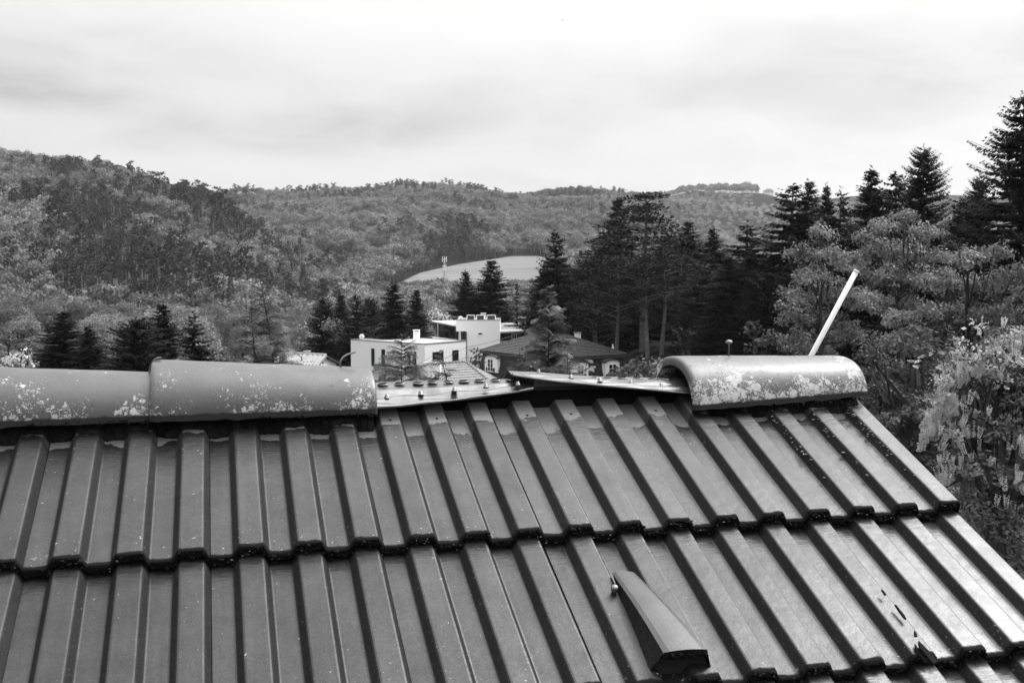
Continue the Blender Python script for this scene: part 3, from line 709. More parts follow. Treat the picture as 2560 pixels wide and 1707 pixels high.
s1 = strip('ridge_vent_strip', [(915, 1019), (1000, 1013), (1100, 1003), (1200, 991), (1300, 976), (1334, 970)],
           [(915, 977), (1050, 973), (1200, 962), (1334, 957)], [(915, 957), (1000, 953), (1100, 950), (1200, 948), (1334, 946)],
           ((0.020, 0.050), (0.075, 0.085), (0.150, 0.150)), 0, 1)
s2 = strip('ridge_vent_strip', [(1283, 936), (1335, 944), (1400, 952), (1500, 961), (1600, 970), (1712, 980), (1740, 983)],
           [(1276, 932), (1400, 941), (1500, 950), (1600, 951), (1740, 955)], [(1270, 927), (1345, 930), (1430, 937), (1500, 941), (1600, 943), (1740, 945)],
           ((0.055, 0.030), (0.095, 0.085), (0.150, 0.150)), 0, 3)
hm = MB(); hm.lathe([(0.0125, 0.0), (0.0125, 0.0016), (0.0095, 0.0026), (0.0085, 0.0012), (0.0080, -0.002)], (0, 0, 0), 14, mi=0)
hm.f.pop(); hm.mi.pop(); hm.lathe([(0.0100, 0.0022), (0.0098, 0.0030), (0.0001, 0.0030)], (0, 0, 0), 14, mi=1)
hole2 = hm.mesh('vent_hole', [M['strip'], M['underlay']], True)
dm = MB(); dm.lathe([(0.0075, -0.001), (0.006, 0.003), (0.0045, 0.009), (0.0035, 0.0125), (0.002, 0.0142), (0.0002, 0.0146)], (0, 0, 0), 12)
dimple = dm.mesh('dimple', M['strip'], True)
def put(me, px, py, Y, parent, rx):
    P = atY(px, py, Y); o = bpy.data.objects.new(me.name, me); COL.objects.link(o); o.parent = parent
    o.location = P; o.rotation_euler = (rx, random.gauss(0, 0.06), 0)
    if me is dimple: o.scale = (0.95, 0.95, 0.72)
    return o
for x, y in ((957.5, 963), (999, 961), (1045, 960), (1081, 957.5), (1121, 956), (1160, 955), (1199, 953.5), (1239, 952), (1277, 951)): put(hole2, x, y-1.5, 0.118, s1, R(3))
for x, y in ((967, 997), (1052, 988), (1135.5, 979), (1215, 970), (1295, 964)): put(dimple, x, y, 0.052, s1, R(-14))
for x, y in ((1481, 947), (1520, 947), (1556, 946), (1594, 946), (1632, 946.5), (1668, 948)): put(hole2, x, y, 0.122, s2, R(3))
for x, y in ((1427, 947), (1500, 955), (1577, 962), (1652, 968)): put(dimple, x, y, 0.066, s2, R(-14))
for x, y in ((1346, 934), ): put(dimple, x, y, 0.14, s2, R(-5))

# clumps of moss under the noses and along the ridge feet; small crusts on the tile flanks
def clumps(name, spots, mat, flat=0.7, seed=3):
    g = np.random.default_rng(seed)
    phi = (1+5**0.5)/2
    iv = np.array([(-1, phi, 0), (1, phi, 0), (-1, -phi, 0), (1, -phi, 0), (0, -1, phi), (0, 1, phi), (0, -1, -phi), (0, 1, -phi), (phi, 0, -1), (phi, 0, 1), (-phi, 0, -1), (-phi, 0, 1)])/1.9
    fi = np.array([(0, 11, 5), (0, 5, 1), (0, 1, 7), (0, 7, 10), (0, 10, 11), (1, 5, 9), (5, 11, 4), (11, 10, 2), (10, 7, 6), (7, 1, 8), (3, 9, 4), (3, 4, 2), (3, 2, 6), (3, 6, 8), (3, 8, 9), (4, 9, 5), (2, 4, 11), (6, 2, 10), (8, 6, 7), (9, 8, 1)])
    V = []; Fs = []
    for i, (p, r) in enumerate(spots):
        sc_ = g.uniform(0.6, 1.3, 3)*r; sc_[2] *= flat
        V.append(iv*g.uniform(0.65, 1.25, (12, 1))*sc_+p); Fs.append(fi+12*i)
    o = obj(name, make_mesh(name, np.concatenate(V), np.concatenate(Fs), mat, True)); o.parent = house; o.location = -HO; tag(o, kind='stuff'); return o
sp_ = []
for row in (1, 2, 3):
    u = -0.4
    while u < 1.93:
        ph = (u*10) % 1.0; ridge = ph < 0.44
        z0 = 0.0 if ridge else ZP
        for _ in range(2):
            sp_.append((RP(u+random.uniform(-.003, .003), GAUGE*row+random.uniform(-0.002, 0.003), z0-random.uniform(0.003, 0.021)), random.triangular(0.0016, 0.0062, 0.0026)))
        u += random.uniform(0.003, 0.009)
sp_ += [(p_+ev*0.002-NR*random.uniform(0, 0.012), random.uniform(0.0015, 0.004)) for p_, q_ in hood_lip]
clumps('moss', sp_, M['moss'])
sp_ = []
for _ in range(230):
    row = random.choice((1, 1, 1, 2)); u = random.uniform(-0.1, 1.92); k = random.random(); 
    ph = (u*10) % 1.0; z0 = 0.0 if ph < 0.44 else ZP
    sp_.append((RP(u, GAUGE*row+random.uniform(-0.004, 0.0035), z0-random.uniform(0.003, 0.02)), random.uniform(0.0008, 0.0024)))
for _ in range(110):      # crusts creeping down the left flanks of the last three ribs
    n_ = random.choice((17, 18, 19, 19)); v = random.triangular(-0.01, 0.30, 0.02)
    sp_.append((RP(0.1*n_-random.uniform(0.0, 0.010), v, -random.uniform(0.0, 0.014)-0.02*(GAUGE-v)/GAUGE*0.9), random.uniform(0.001, 0.0042)))
clumps('lichen_crust', sp_, M['lichen'], 0.6, 9)
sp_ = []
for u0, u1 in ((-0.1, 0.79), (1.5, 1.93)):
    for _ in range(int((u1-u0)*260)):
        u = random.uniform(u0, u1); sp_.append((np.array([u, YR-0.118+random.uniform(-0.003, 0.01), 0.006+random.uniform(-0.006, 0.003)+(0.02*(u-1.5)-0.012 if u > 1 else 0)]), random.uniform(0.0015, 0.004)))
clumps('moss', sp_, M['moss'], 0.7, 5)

def gap_shade_strip(u0, u1, vlo, seed):  # added black strip: moss and painted shade in the gap under ridge tiles
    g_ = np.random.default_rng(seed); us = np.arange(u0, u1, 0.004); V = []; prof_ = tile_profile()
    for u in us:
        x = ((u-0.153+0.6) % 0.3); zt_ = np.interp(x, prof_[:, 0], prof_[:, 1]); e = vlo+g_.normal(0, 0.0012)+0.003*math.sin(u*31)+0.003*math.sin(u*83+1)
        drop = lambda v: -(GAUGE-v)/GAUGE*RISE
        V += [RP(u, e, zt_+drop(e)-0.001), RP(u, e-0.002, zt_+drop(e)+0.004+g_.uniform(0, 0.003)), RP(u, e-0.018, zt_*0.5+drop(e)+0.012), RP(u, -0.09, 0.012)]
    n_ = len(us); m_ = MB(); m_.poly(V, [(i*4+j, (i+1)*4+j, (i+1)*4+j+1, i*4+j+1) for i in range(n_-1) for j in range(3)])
    o = m_.build('ridge_shade_strip', M['moss'], None); o.parent = house; o.location = -HO
gap_shade_strip(-0.55, 0.788, -0.004, 1); gap_shade_strip(1.505, 1.93, -0.010, 2)

# thin white pole leaning up from the back slope
pm = MB(); pm.tube([W(1868, 1189, 3.6), W(2140, 679, 3.6)], 0.0085, 14)
pm.tube([W(2139, 681, 3.6), W(2142, 676, 3.6)], 0.0092, 14)
o = pm.build('pole', gmat('white_pole', 0.68, 0.4, 0.1, 20), None, True)
tag(o, 'thin white pole leaning to the right behind the last ridge tile', 'pole')
# ---------------------------------------------------------------- houses
UP = np.array([0, 0, 1.0])
def unit(v): return v/np.linalg.norm(v)
def finish(o, parent):
    o.parent = parent; o.location = -Vector(parent.location)
    return o
def part(mb, name, mat, parent, sub=None, smooth=False):
    o = obj(name, mb.mesh(name, mat, smooth))
    if sub is not None: o.parent = sub; return o       # parent part sits at the same origin
    return finish(o, parent)
def face_frame(A, B):
    """vertical wall from A to B as seen from the camera (A left): returns right, outward"""
    r = unit(np.array([B[0]-A[0], B[1]-A[1], 0])); n = np.array([r[1], -r[0], 0])
    if n @ (CAM-A) < 0: n = -n
    return r, n
def window(parent, A, B, x0, y0, x1, y1, mull=1, bars=0, frame='black_frame', fw=0.06, glass='dark_glass', out=0.015):
    r, n = face_frame(A, B)
    P0 = on_plane(x0, (y0+y1)/2, A, n); P1 = on_plane(x1, (y0+y1)/2, A, n); Pt_ = on_plane((x0+x1)/2, y0, A, n); Pb_ = on_plane((x0+x1)/2, y1, A, n)
    wd = abs((P1-P0) @ r)/2; hh = (Pt_[2]-Pb_[2])/2; c = (P0+P1)/2; c[2] = (Pt_[2]+Pb_[2])/2
    ax = np.array([r, UP, n])
    f = MB()
    for s in (-1, 1):
        f.box(c+r*s*(wd-fw/2)+n*out, (fw/2, hh, 0.05), ax); f.box(c+UP*s*(hh-fw/2)+n*out, (wd-fw-0.001, fw/2, 0.048), ax)
    for k in range(mull): f.box(c+r*((k+1)/(mull+1)*2-1)*wd+n*out, (fw*0.4, hh-fw, 0.04), ax)
    for k in range(bars): f.box(c+UP*((k+1)/(bars+1)*2-1)*hh+n*out, (wd-fw-0.002, fw*0.3, 0.034), ax)
    fo_ = part(f, 'window', M[frame], parent)
    g = MB(); g.box(c+n*0.004, (wd-fw*0.6, hh-fw*0.6, 0.012), ax); part(g, 'pane', M[glass], None, sub=fo_)
    return fo_
def zat(y, D): return W(1280, y, D)[2]

# --- modern white house ------------------------------------------------
C0 = W(1062, 861, 130); L0 = W(877, 848, 139.5); R0 = W(1165, 852, 137.0)
ztop = C0[2]; zb = -14.5
wh = empty('white_house', (*((C0[:2]+L0[:2]+R0[:2])/3), zb)); tag(wh, 'modern white flat roofed house with a tall plain stair tower in the middle', 'house')
Q0 = L0+R0-C0
foot = [L0[:2], C0[:2], R0[:2], Q0[:2]]
rl, nl_ = face_frame(L0, C0); rr_, nr_ = face_frame(C0, R0)
z_over = W(877, 920, 139.5)[2]
mb = MB(); mb.prism(foot, z_over, ztop-0.02); part(mb, 'upper_wall', M['white_soft'], wh)
ctr = sum(foot)/4
foot2 = [ctr+(p-ctr)*0.88 for p in foot]
mb = MB(); mb.prism(foot2, zb, z_over-0.004); part(mb, 'lower_wall', M['white_soft'], wh)
foot3 = [ctr+(p-ctr)*1.006 for p in foot]; foot4 = [ctr+(p-ctr)*0.965 for p in foot]
mb = MB()
for i in range(4):
    a, b_ = foot3[i], foot3[(i+1) % 4]; c_, d_ = foot4[(i+1) % 4], foot4[i]
    mb.prism([a, b_, c_, d_], ztop-0.018, ztop+0.10)
part(mb, 'parapet_capping', M['grey_trim'], wh)
mb = MB(); mb.prism([ctr+(p-ctr)*0.963 for p in foot], ztop-0.016, ztop+0.03); part(mb, 'flat_roof', M['flat_roof'], wh)
for x0, x1, y0, y1 in ((929, 936.5, 871, 913), (954.5, 963, 873, 915), (1020, 1027, 878, 912), (1033, 1041, 879, 912)):
    window(wh, L0, C0, x0, y0, x1, y1, mull=0)
window(wh, C0, R0, 1081.5, 879, 1108, 906, mull=1); window(wh, C0, R0, 1131, 875, 1145.5, 910, mull=0)
# lower recessed window
Lc, Cc = np.array([*foot2[0], 0]), np.array([*foot2[1], 0])
window(wh, Lc, Cc, 947, 927, 965, 958, mull=0)
# chimney with cap
def chimney(parent, px0, px1, ytop, ybot, D, cap=True, mat='white', dep=None):
    a, b_ = W(px0, ybot, D), W(px1, ybot, D); zt = zat(ytop, D); wd = np.linalg.norm(b_-a)/2; c = (a+b_)/2
    r, n = RIGHT, HEAD; dp = dep or wd
    zb_ = c[2]-0.6; mb = MB(); mb.box(np.array([c[0], c[1], (zt+zb_)/2])+n*dp, (wd, dp, (zt-zb_)/2), np.array([r, n, UP]))
    o = part(mb, 'chimney', M[mat], parent)
    if cap:
        mb = MB()
        for s in (-1, 1):
            for q in (-1, 1): mb.box(np.array([c[0], c[1], zt+0.06])+n*dp+r*s*wd*0.8+n*q*dp*0.8, (0.04, 0.04, 0.06), np.array([r, n, UP]))
        mb.box(np.array([c[0], c[1], zt+0.16])+n*dp, (wd*1.12, dp*1.12, 0.035), np.array([r, n, UP]))
        part(mb, 'chimney_cap', M['grey_trim' if mat != 'white' else 'white'], None, sub=o)
    return o
chimney(wh, 1033, 1048.5, 829, 850, 137)
def dish(parent, px, py, D, rpx):
    c = W(px, py, D); rad = rpx/ppm(D); n = unit(CAM-c+np.array([2., 0, 6])); a = unit(np.cross(UP, n)); b_ = np.cross(n, a)
    mb = MB(); prof = [(rad*math.sin(t)/math.sin(0.6), rad*0.9*(1-math.cos(t))) for t in np.linspace(0.02, 0.6, 7)]
    mb.lathe(prof+[(rad*0.97, rad*0.17)], c-n*0.1, 20, np.array([a, b_, n])); o = part(mb, 'satellite_dish', M['white'], parent, None, True)
    mb = MB(); mb.tube([c-n*0.1, c-n*0.14-UP*0.2, c-n*0.14-UP*(rad+0.45)], 0.03, 8); mb.tube([c-n*0.1-b_*rad*0.9, c+n*rad*0.9-b_*0.1], 0.012, 6); mb.box(c+n*rad*0.95-b_*0.08, (0.05, 0.05, 0.05)); part(mb, 'dish_mount', M['grey_trim'], None, sub=o)
dish(wh, 904.5, 841, 138, 6.6)
# stair tower: L shaped front with an overhang on its left
DT = 139.0
a0, a1, a2 = W(1140, 801, DT), W(1164.5, 801, DT), W(1250, 801, DT)
n = HEAD; zt = a0[2]; z1 = zat(828, DT)
mb = MB(); mb.prism([a1[:2], a2[:2], (a2+n*7.5)[:2], (a1+n*7.5)[:2]], zb, zt); part(mb, 'stair_tower', M['white'], wh)
mb = MB(); mb.prism([a0[:2], (a1-RIGHT*0.003)[:2], (a1+n*7.4-RIGHT*0.003)[:2], (a0+n*7.4)[:2]], z1, zt-0.003); part(mb, 'tower_overhang', M['white'], wh)
mb = MB()
for p, q in (((a0-n*0.03)[:2], (a2-n*0.03)[:2]),):
    mb.prism([p, q, q+n[:2]*7.55, p+n[:2]*7.55], zt+0.001, zt+0.07)
part(mb, 'tower_capping', M['grey_trim'], wh)
window(wh, a1+n*0.0, a2, 1194.5, 831, 1206.5, 837.5, mull=0, frame='white')
mb = MB(); mb.tube([W(1165.5, 829, DT-0.15), W(1165.5, 915, DT-0.15)], 0.07, 8); part(mb, 'downpipe', M['black_frame'], wh)
# upper storey left: roof slab, glazing, parapet
mb = MB(); p = [W(1074, 802, 156), W(1140.0, 816.5, 140.5), W(1149, 816.5, 140.5), W(1149, 800, 158)]
zs_ = p[0][2]; mb.prism([q[:2] for q in p], zs_-0.14, zs_); part(mb, 'roof_slab', M['flat_roof'], wh)
g0, g1 = W(1095, 830, 150), W(1139, 830, 143)
r, nn = face_frame(g0, g1); zA = zs_-0.145; zB = zat(853, 143)
mb = MB(); mb.prism([g0[:2], g1[:2], (g1+HEAD*6)[:2], (g0+HEAD*6)[:2]], zB, zA); part(mb, 'glazed_wall', M['dark_glass'], wh)
for q in (0.0, 0.34, 0.67, 1.0):
    mb = MB(); c = g0*(1-q)+g1*q; mb.box((c[0]+nn[0]*0.03, c[1]+nn[1]*0.03, (zA+zB)/2), (0.06, (zA-zB)/2-0.002, 0.05), np.array([r, UP, nn])); part(mb, 'glazing_post', M['timber' if q else 'white_soft'], wh)
b0_, b1_ = W(1081, 846, 146), W(1141, 850, 139.5); zt2 = W(1081, 842, 146)[2]
mb = MB(); mb.prism([b0_[:2], b1_[:2], (b1_+HEAD*0.25)[:2], (b0_+HEAD*0.25)[:2]], zt2-1.3, zt2); part(mb, 'balcony_parapet', M['white'], wh)
mb = MB(); a, b_ = W(1141, 845, 140.2), W(1163.5, 845, 140.2); mb.prism([a[:2], b_[:2], (b_+n*2)[:2], (a+n*2)[:2]], zat(858, 140.2), z1-0.004); part(mb, 'recessed_glazing', M['dark_glass'], wh)
mb = MB(); c = W(1149.5, 843, 140.0); mb.box(c, (0.14, 0.04, 0.78), np.array([RIGHT, HEAD, UP])); part(mb, 'door_leaf', M['white_soft'], wh)
# right wing: low pitched sheet roof over dark walls
s0, s1_, s2_, s3 = W(1250.5, 829, 140), W(1312, 824, 140.5), W(1352, 812, 158), W(1250.5, 802.5, 170)
mb = MB(); zz_ = [s0[2], s0[2]+0.10, s0[2]+0.45, s0[2]+0.5]
mb.poly([(p[0], p[1], z) for p, z in zip((s0, s1_, s2_, s3), zz_)]+[(p[0], p[1], z-0.18) for p, z in zip((s0, s1_, s2_, s3), zz_)], [(0, 1, 2, 3), (7, 6, 5, 4), (0, 4, 5, 1), (1, 5, 6, 2), (2, 6, 7, 3), (3, 7, 4, 0)])
part(mb, 'wing_roof', M['sheet_roof'], wh)
e0, e1 = W(1250.5, 850, 141.5), W(1330, 850, 141.5)
mb = MB(); mb.prism([e0[:2], e1[:2], (e1+n*8)[:2], (e0+n*8)[:2]], zat(852, 141.5), s0[2]-0.12); part(mb, 'wing_wall', M['timber'], wh)
mb = MB(); mb.prism([(e0-n*0.1)[:2], (e1-n*0.1)[:2], (e1+n*8)[:2], (e0+n*8)[:2]], zb, zat(852, 141.5)-0.003); part(mb, 'wing_base', M['white'], wh)
window(wh, e0, e1, 1279, 833, 1292, 847, mull=1, frame='white_soft')
# solar collectors and little chimney on the tower
for x0, x1 in ((1164, 1183), (1188, 1207), (1214, 1235)):
    D = DT+1.0; b1 = W(x0, 799.5, D); t1 = W(x0+7, 790.5, D+0.9); b2 = W(x1, 799.5, D); t2 = W(x1-3 if False else x1, 790.5, D+0.9)
    mb = MB(); up = unit(t1-b1); rx = unit(b2-b1); no_ = unit(np.cross(rx, up)); c = (b1+b2)/2+(t1-b1)/2; c[2] += 0.08
    hw = np.linalg.norm(b2-b1)/2; hh = 0.5
    up = unit(np.array([0, 0, 0.75])+HEAD*0.65); no_ = np.cross(rx, up)
    mb.box(c, (hw, hh*0.62, 0.025), np.array([rx, up, no_])); o = part(mb, 'solar_collector', M['collector'], wh)
    mb = MB()
    for s in (-1, 1): mb.box(c+rx*s*hw, (0.03, hh*0.66, 0.04), np.array([rx, up, no_]))
    mb.box(c+up*hh*0.64, (hw, 0.035, 0.05), np.array([rx, up, no_]))
    for s in (-1, 1): mb.tube([c+up*hh*0.62+rx*s*hw, c+up*hh*0.62+rx*s*hw+HEAD*0.5-UP*0.5], 0.025, 6)
    part(mb, 'collector_frame', M['metal'], None, sub=o)
chimney(wh, 1202, 1214, 787, 800, DT+3, True, 'white')
dish(wh, 1151.5, 796, DT+0.8, 6.2)
mb = MB(); mb.tube([W(1249.5, 800, DT+0.3), W(1249.5, 789, DT+0.3)], 0.02, 6); part(mb, 'roof_rod', M['grey_trim'], wh)

# --- mansard house -------------------------------------------------------
def tiled_surface(name, quad, rows, cols, mat, parent, th=0.05, lift=0.05, barrel=0.03):
    """a roof face laid in courses of single tiles: quad = eave left, eave right, top right, top left"""
    A, B, C_, D_ = quad; nrm = unit(np.cross(B-A, D_-A)); nrm = nrm if nrm[2] > 0 else -nrm
    V = []; Fs = []; g = np.random.default_rng(5)
    for i in range(rows):
        q0, q1 = i/rows, (i+1)/rows+0.01
        a0_, b0_ = A*(1-q0)+D_*q0, B*(1-q0)+C_*q0; a1_, b1_ = A*(1-q1)+D_*q1, B*(1-q1)+C_*q1
        wdt = np.linalg.norm(b0_-a0_); nc = max(2, int(round(wdt/cols)))
        for j in range(nc):
            l, r_ = (j+0.02)/nc, (j+0.98)/nc; k = g.normal(0, 0.006)
            mid = (l+r_)/2
            P = [a0_*(1-l)+b0_*l, a0_*(1-mid)+b0_*mid, a0_*(1-r_)+b0_*r_, a1_*(1-r_)+b1_*r_, a1_*(1-mid)+b1_*mid, a1_*(1-l)+b1_*l]
            H = [lift+k, lift+k+barrel, lift+k, 0.004, 0.004+barrel*0.7, 0.004]
            b_ = len(V); V += [p+nrm*h for p, h in zip(P, H)]; V += [P[0]+nrm*0.0, P[1]+nrm*0.0, P[2]+nrm*0.0]
            Fs += [(b_, b_+1, b_+4, b_+5), (b_+1, b_+2, b_+3, b_+4), (b_+6, b_+7, b_+1, b_), (b_+7, b_+8, b_+2, b_+1)]
    o = obj(name, make_mesh(name, np.array(V), Fs, mat)); finish(o, parent); tag(o, kind='stuff'); return o
Dc = 110.0
mc = W(1380, 896, Dc); ml = W(1201, 876.5, Dc*(896-691)/(876.5-691)); mr = W(1566, 886, Dc*(896-691)/(886-691)); mq = ml+mr-mc
ze = mc[2]
for p in (ml, mr, mq): p[2] = ze
mh = empty('mansard_house', (*((ml+mr)[:2]/2), -14)); tag(mh, 'dark mansard roofed house with arched white dormers behind the tall cypress tip', 'house')
cen = (ml+mr)/2
def insetp(k, z): return [np.array([*(cen+(p-cen)*k)[:2], z]) for p in (ml, mc, mr, mq)]
zap = zat(838.5, 117)
# hip roof: ridge parallel to the left face
dv = (ml-mc); ra = cen - dv*0.20; rb = cen + dv*0.20; ra[2] = rb[2] = zap
E4 = [ml, mc, mr, mq]
mb = MB(); mb.poly([*E4, ra, rb], [(0, 1, 4, 5), (1, 2, 4), (2, 3, 5, 4), (3, 0, 5), (3, 2, 1, 0)]); part(mb, 'roof_deck', M['brownroof'], mh)
tiled_surface('roof_tiles', (ml, mc, ra, rb), 15, 0.32, M['brownroof'], mh, lift=0.085, barrel=0.05)
tiled_surface('roof_tiles', (mc, mr, ra, ra), 15, 0.32, M['brownroof'], mh, lift=0.085, barrel=0.05)
hipm = MB()
for a, b_ in ((ml, rb), (mc, ra), (mr, ra), (ra, rb)):
    k = 30
    for i in range(k):
        p, q = a*(1-i/k)+b_*(i/k), a*(1-(i+0.96)/k)+b_*((i+0.96)/k)
        hipm.tube([p+UP*0.07, q+UP*0.055], [0.13, 0.10], 6)
o = part(hipm, 'hip_tiles', M['brownroof'], mh); tag(o, kind='stuff')
i0 = insetp(1.0, ze-0.02); i1 = insetp(1.0, ze-0.30); mb = MB(); mb.prism([p[:2] for p in i0], ze-0.30, ze-0.02); part(mb, 'eaves_board', M['timber'], mh)
lo0 = insetp(0.955, ze-0.305); lo1 = insetp(1.06, ze-3.3)
mb = MB(); mb.poly([*lo1, *lo0], [(0, 1, 5, 4), (1, 2, 6, 5), (2, 3, 7, 6), (3, 0, 4, 7)]); part(mb, 'steep_roof_deck', M['blackroof'], mh)
tiled_surface('slate_courses', (lo1[0], lo1[1], lo0[1], lo0[0]), 9, 0.36, M['blackroof'], mh, lift=0.09, barrel=0.045)
tiled_surface('slate_courses', (lo1[1], lo1[2], lo0[2], lo0[1]), 9, 0.36, M['blackroof'], mh, lift=0.09, barrel=0.045)
mb = MB(); f5 = [cen+(p-cen)*0.98 for p in E4]; mb.prism([p[:2] for p in f5], -14.2, ze-3.28); part(mb, 'wall', M['white_soft'], mh)
for a, b_ in ((lo1[0], lo0[0]), (lo1[1], lo0[1]), (lo1[2], lo0[2])):
    mb = MB(); mb.tube([a+UP*0.02, b_+UP*0.02], 0.09, 6); part(mb, 'hip_capping', M['blackroof'], mh)
def dormer(A, B, x0, x1, ytop, ybot, wx0, wx1, wy0, wy1):
    r, nn = face_frame(A, B); base = (lo1[1]+lo0[1])/2
    # plane of the dormer front: parallel to the eave, at the foot of the steep slope
    P = A+nn*0.05
    a, b_ = on_plane(x0, ytop, P, nn), on_plane(x1, ytop, P, nn); zb_ = on_plane((x0+x1)/2, ybot, P, nn)[2]
    wd = abs((b_-a) @ r)/2; c = (a+b_)/2; zt_ = on_plane((x0+x1)/2, ytop, P, nn)[2]
    def arch(wd_, z_lo, z_hi, rise):
        pts = [(-wd_, z_lo), (wd_, z_lo)]
        for t in np.linspace(0, math.pi, 11): pts.append((wd_*math.cos(t), z_hi-rise+rise*math.sin(t)))
        return pts
    pr = arch(wd, zb_, zt_, 0.30); k = len(pr)
    F = [c*np.array([1, 1, 0])+r*x+UP*z for x, z in pr]; G = [p-nn*1.8 for p in F]
    mb = MB(); mb.poly(F+G, [tuple(range(k))]+[(i, (i+1) % k, k+(i+1) % k, k+i) for i in range(k)]); o = part(mb, 'dormer', M['white'], mh)
    pr = [(wd*1.0*math.cos(t), zt_-0.30+0.30*math.sin(t)) for t in np.linspace(0, math.pi, 11)]
    F = [c*np.array([1, 1, 0])+r*x*1.04+UP*(z+0.02)+nn*0.16 for x, z in pr]; F2 = [c*np.array([1, 1, 0])+r*x*1.16+UP*(z+0.11)+nn*0.18 for x, z in pr]
    G = [p-nn*1.6 for p in F]; G2 = [p-nn*1.6 for p in F2]; k = len(F); mb = MB()
    mb.poly(F+F2+G+G2, [(i, i+1, k+i+1, k+i) for i in range(k-1)]+[(k+i, k+i+1, 3*k+i+1, 3*k+i) for i in range(k-1)]+[(i+1, i, 2*k+i, 2*k+i+1) for i in range(k-1)]+[(0, k, 3*k, 2*k), (k-1, 3*k-1, 4*k-1, 2*k-1)])
    part(mb, 'dormer_roof', M['timber'], None, sub=o)
    f = MB(); P2 = P+nn*0.01
    p0, p1 = on_plane(wx0, wy0, P2, nn), on_plane(wx1, wy1, P2, nn); cc = (p0+p1)/2; hw, hh = abs((p1-p0) @ r)/2, abs(p1[2]-p0[2])/2; ax = np.array([r, UP, nn])
    g = MB(); g.box(cc+nn*0.01, (hw*0.98, hh*0.98, 0.012), ax); part(g, 'window_pane', M['dark_glass'], None, sub=o)
    fw = 0.055
    for s in (-1, 1): f.box(cc+r*s*hw+nn*0.03, (fw/2, hh+fw/2, 0.035), ax); f.box(cc+UP*s*hh+nn*0.03, (hw-fw/2-0.001, fw/2, 0.034), ax)
    f.box(cc+nn*0.03, (0.04, hh-fw/2-0.001, 0.03), ax)
    for q in (-1/3, 1/3): f.box(cc+UP*q*hh+nn*0.03, (hw-fw/2-0.002, 0.016, 0.026), ax)
    part(f, 'window_frame', M['white'], None, sub=o)
    for s in (-1, 1):
        sk = MB(); sk.box(cc-UP*(hh-0.20)+r*s*(hw+0.19)+nn*0.055, (0.135, 0.20, 0.03), ax)
        part(sk, 'slate_foot', M['blackroof'], None, sub=o)
dormer(lo1[0], lo1[1], 1212, 1243, 889, 930, 1220, 1233, 897, 929)
dormer(lo1[0], lo1[1], 1325, 1352, 900, 944, 1332, 1345, 909, 943)
dormer(lo1[1], lo1[2], 1433, 1471, 905, 946, 1444, 1459, 914, 945)
dormer(lo1[1], lo1[2], 1513, 1549, 900, 944, 1522, 1540, 911, 943)
chimney(mh, 1436.5, 1452, 831.5, 852, 119, False, 'white_soft'); 
mb = MB(); c = W(1444, 831.2, 119.3); mb.box(c, (0.42, 0.4, 0.03), np.array([RIGHT, HEAD, UP])); part(mb, 'chimney_slab', M['grey_trim'], mh)
# white cowl at the end of the roof
mb = MB(); c = W(1532, 872, 117); mb.lathe([(0.14, -0.3), (0.14, 0.10), (0.11, 0.2), (0.05, 0.28), (0.08, 0.42), (0.02, 0.5)], c, 10); part(mb, 'cowl', M['white'], mh, None, True)

# --- small tiled house in front ------------------------------------------
sh = empty('small_tiled_house', (*W(1120, 950, 106)[:2], -14)); tag(sh, 'small house showing only its grey tiled hip roof with a white roof box', 'house')
t0, t1 = W(1080, 911.5, 109), W(1163, 904, 112); zt_ = t0[2]; t1[2] = zt_
e0, e1 = W(1030, 985, 102), W(1262, 985, 106.5); zz_ = min(e0[2], e1[2]); e0[2] = e1[2] = zz_
e1b = W(1262, 935, 119); e1b[2] = zz_; e0b = W(1010, 940, 113); e0b[2] = zz_
mb = MB(); mb.poly([e0, e1, e1b, e0b, t0, t1], [(0, 1, 5, 4), (1, 2, 5), (2, 3, 4, 5), (3, 0, 4)]); part(mb, 'roof_deck', M['greyroof'], sh)
tiled_surface('roof_tiles', (e0, e1, t1, t0), 13, 0.32, M['greyroof'], sh, lift=0.06)
tiled_surface('roof_tiles', (e1, e1b, t1, t1), 13, 0.32, M['greyroof'], sh, lift=0.06)
hipm = MB()
for a, b_, k in ((e1, t1, 18), (t0, t1, 10), (e0, t0, 14)):
    for i in range(k):
        p, q = a*(1-i/k)+b_*(i/k), a*(1-(i+0.94)/k)+b_*((i+0.94)/k); hipm.tube([p+UP*0.09, q+UP*0.07], [0.15, 0.115], 7)
o = part(hipm, 'hip_tiles', M['greyroof'], sh); tag(o, kind='stuff')
mb = MB(); mb.prism([p[:2]*0.96+cen_*0.04 for p, cen_ in zip((e0, e1, e1b, e0b), [((e0+e1+e1b+e0b)/4)[:2]]*4)], -14.2, zz_-0.01); part(mb, 'wall', M['white_soft'], sh)
mb = MB(); c = W(1080, 926, 106); mb.box(c+HEAD*0.7, (0.78, 0.9, 0.66), np.array([RIGHT, HEAD, UP])); part(mb, 'roof_box', M['white'], sh)
mb = MB(); mb.box(c+HEAD*0.7+UP*0.70, (0.86, 1.0, 0.03), np.array([RIGHT, HEAD, UP])); part(mb, 'roof_box_lid', M['metal'], sh)

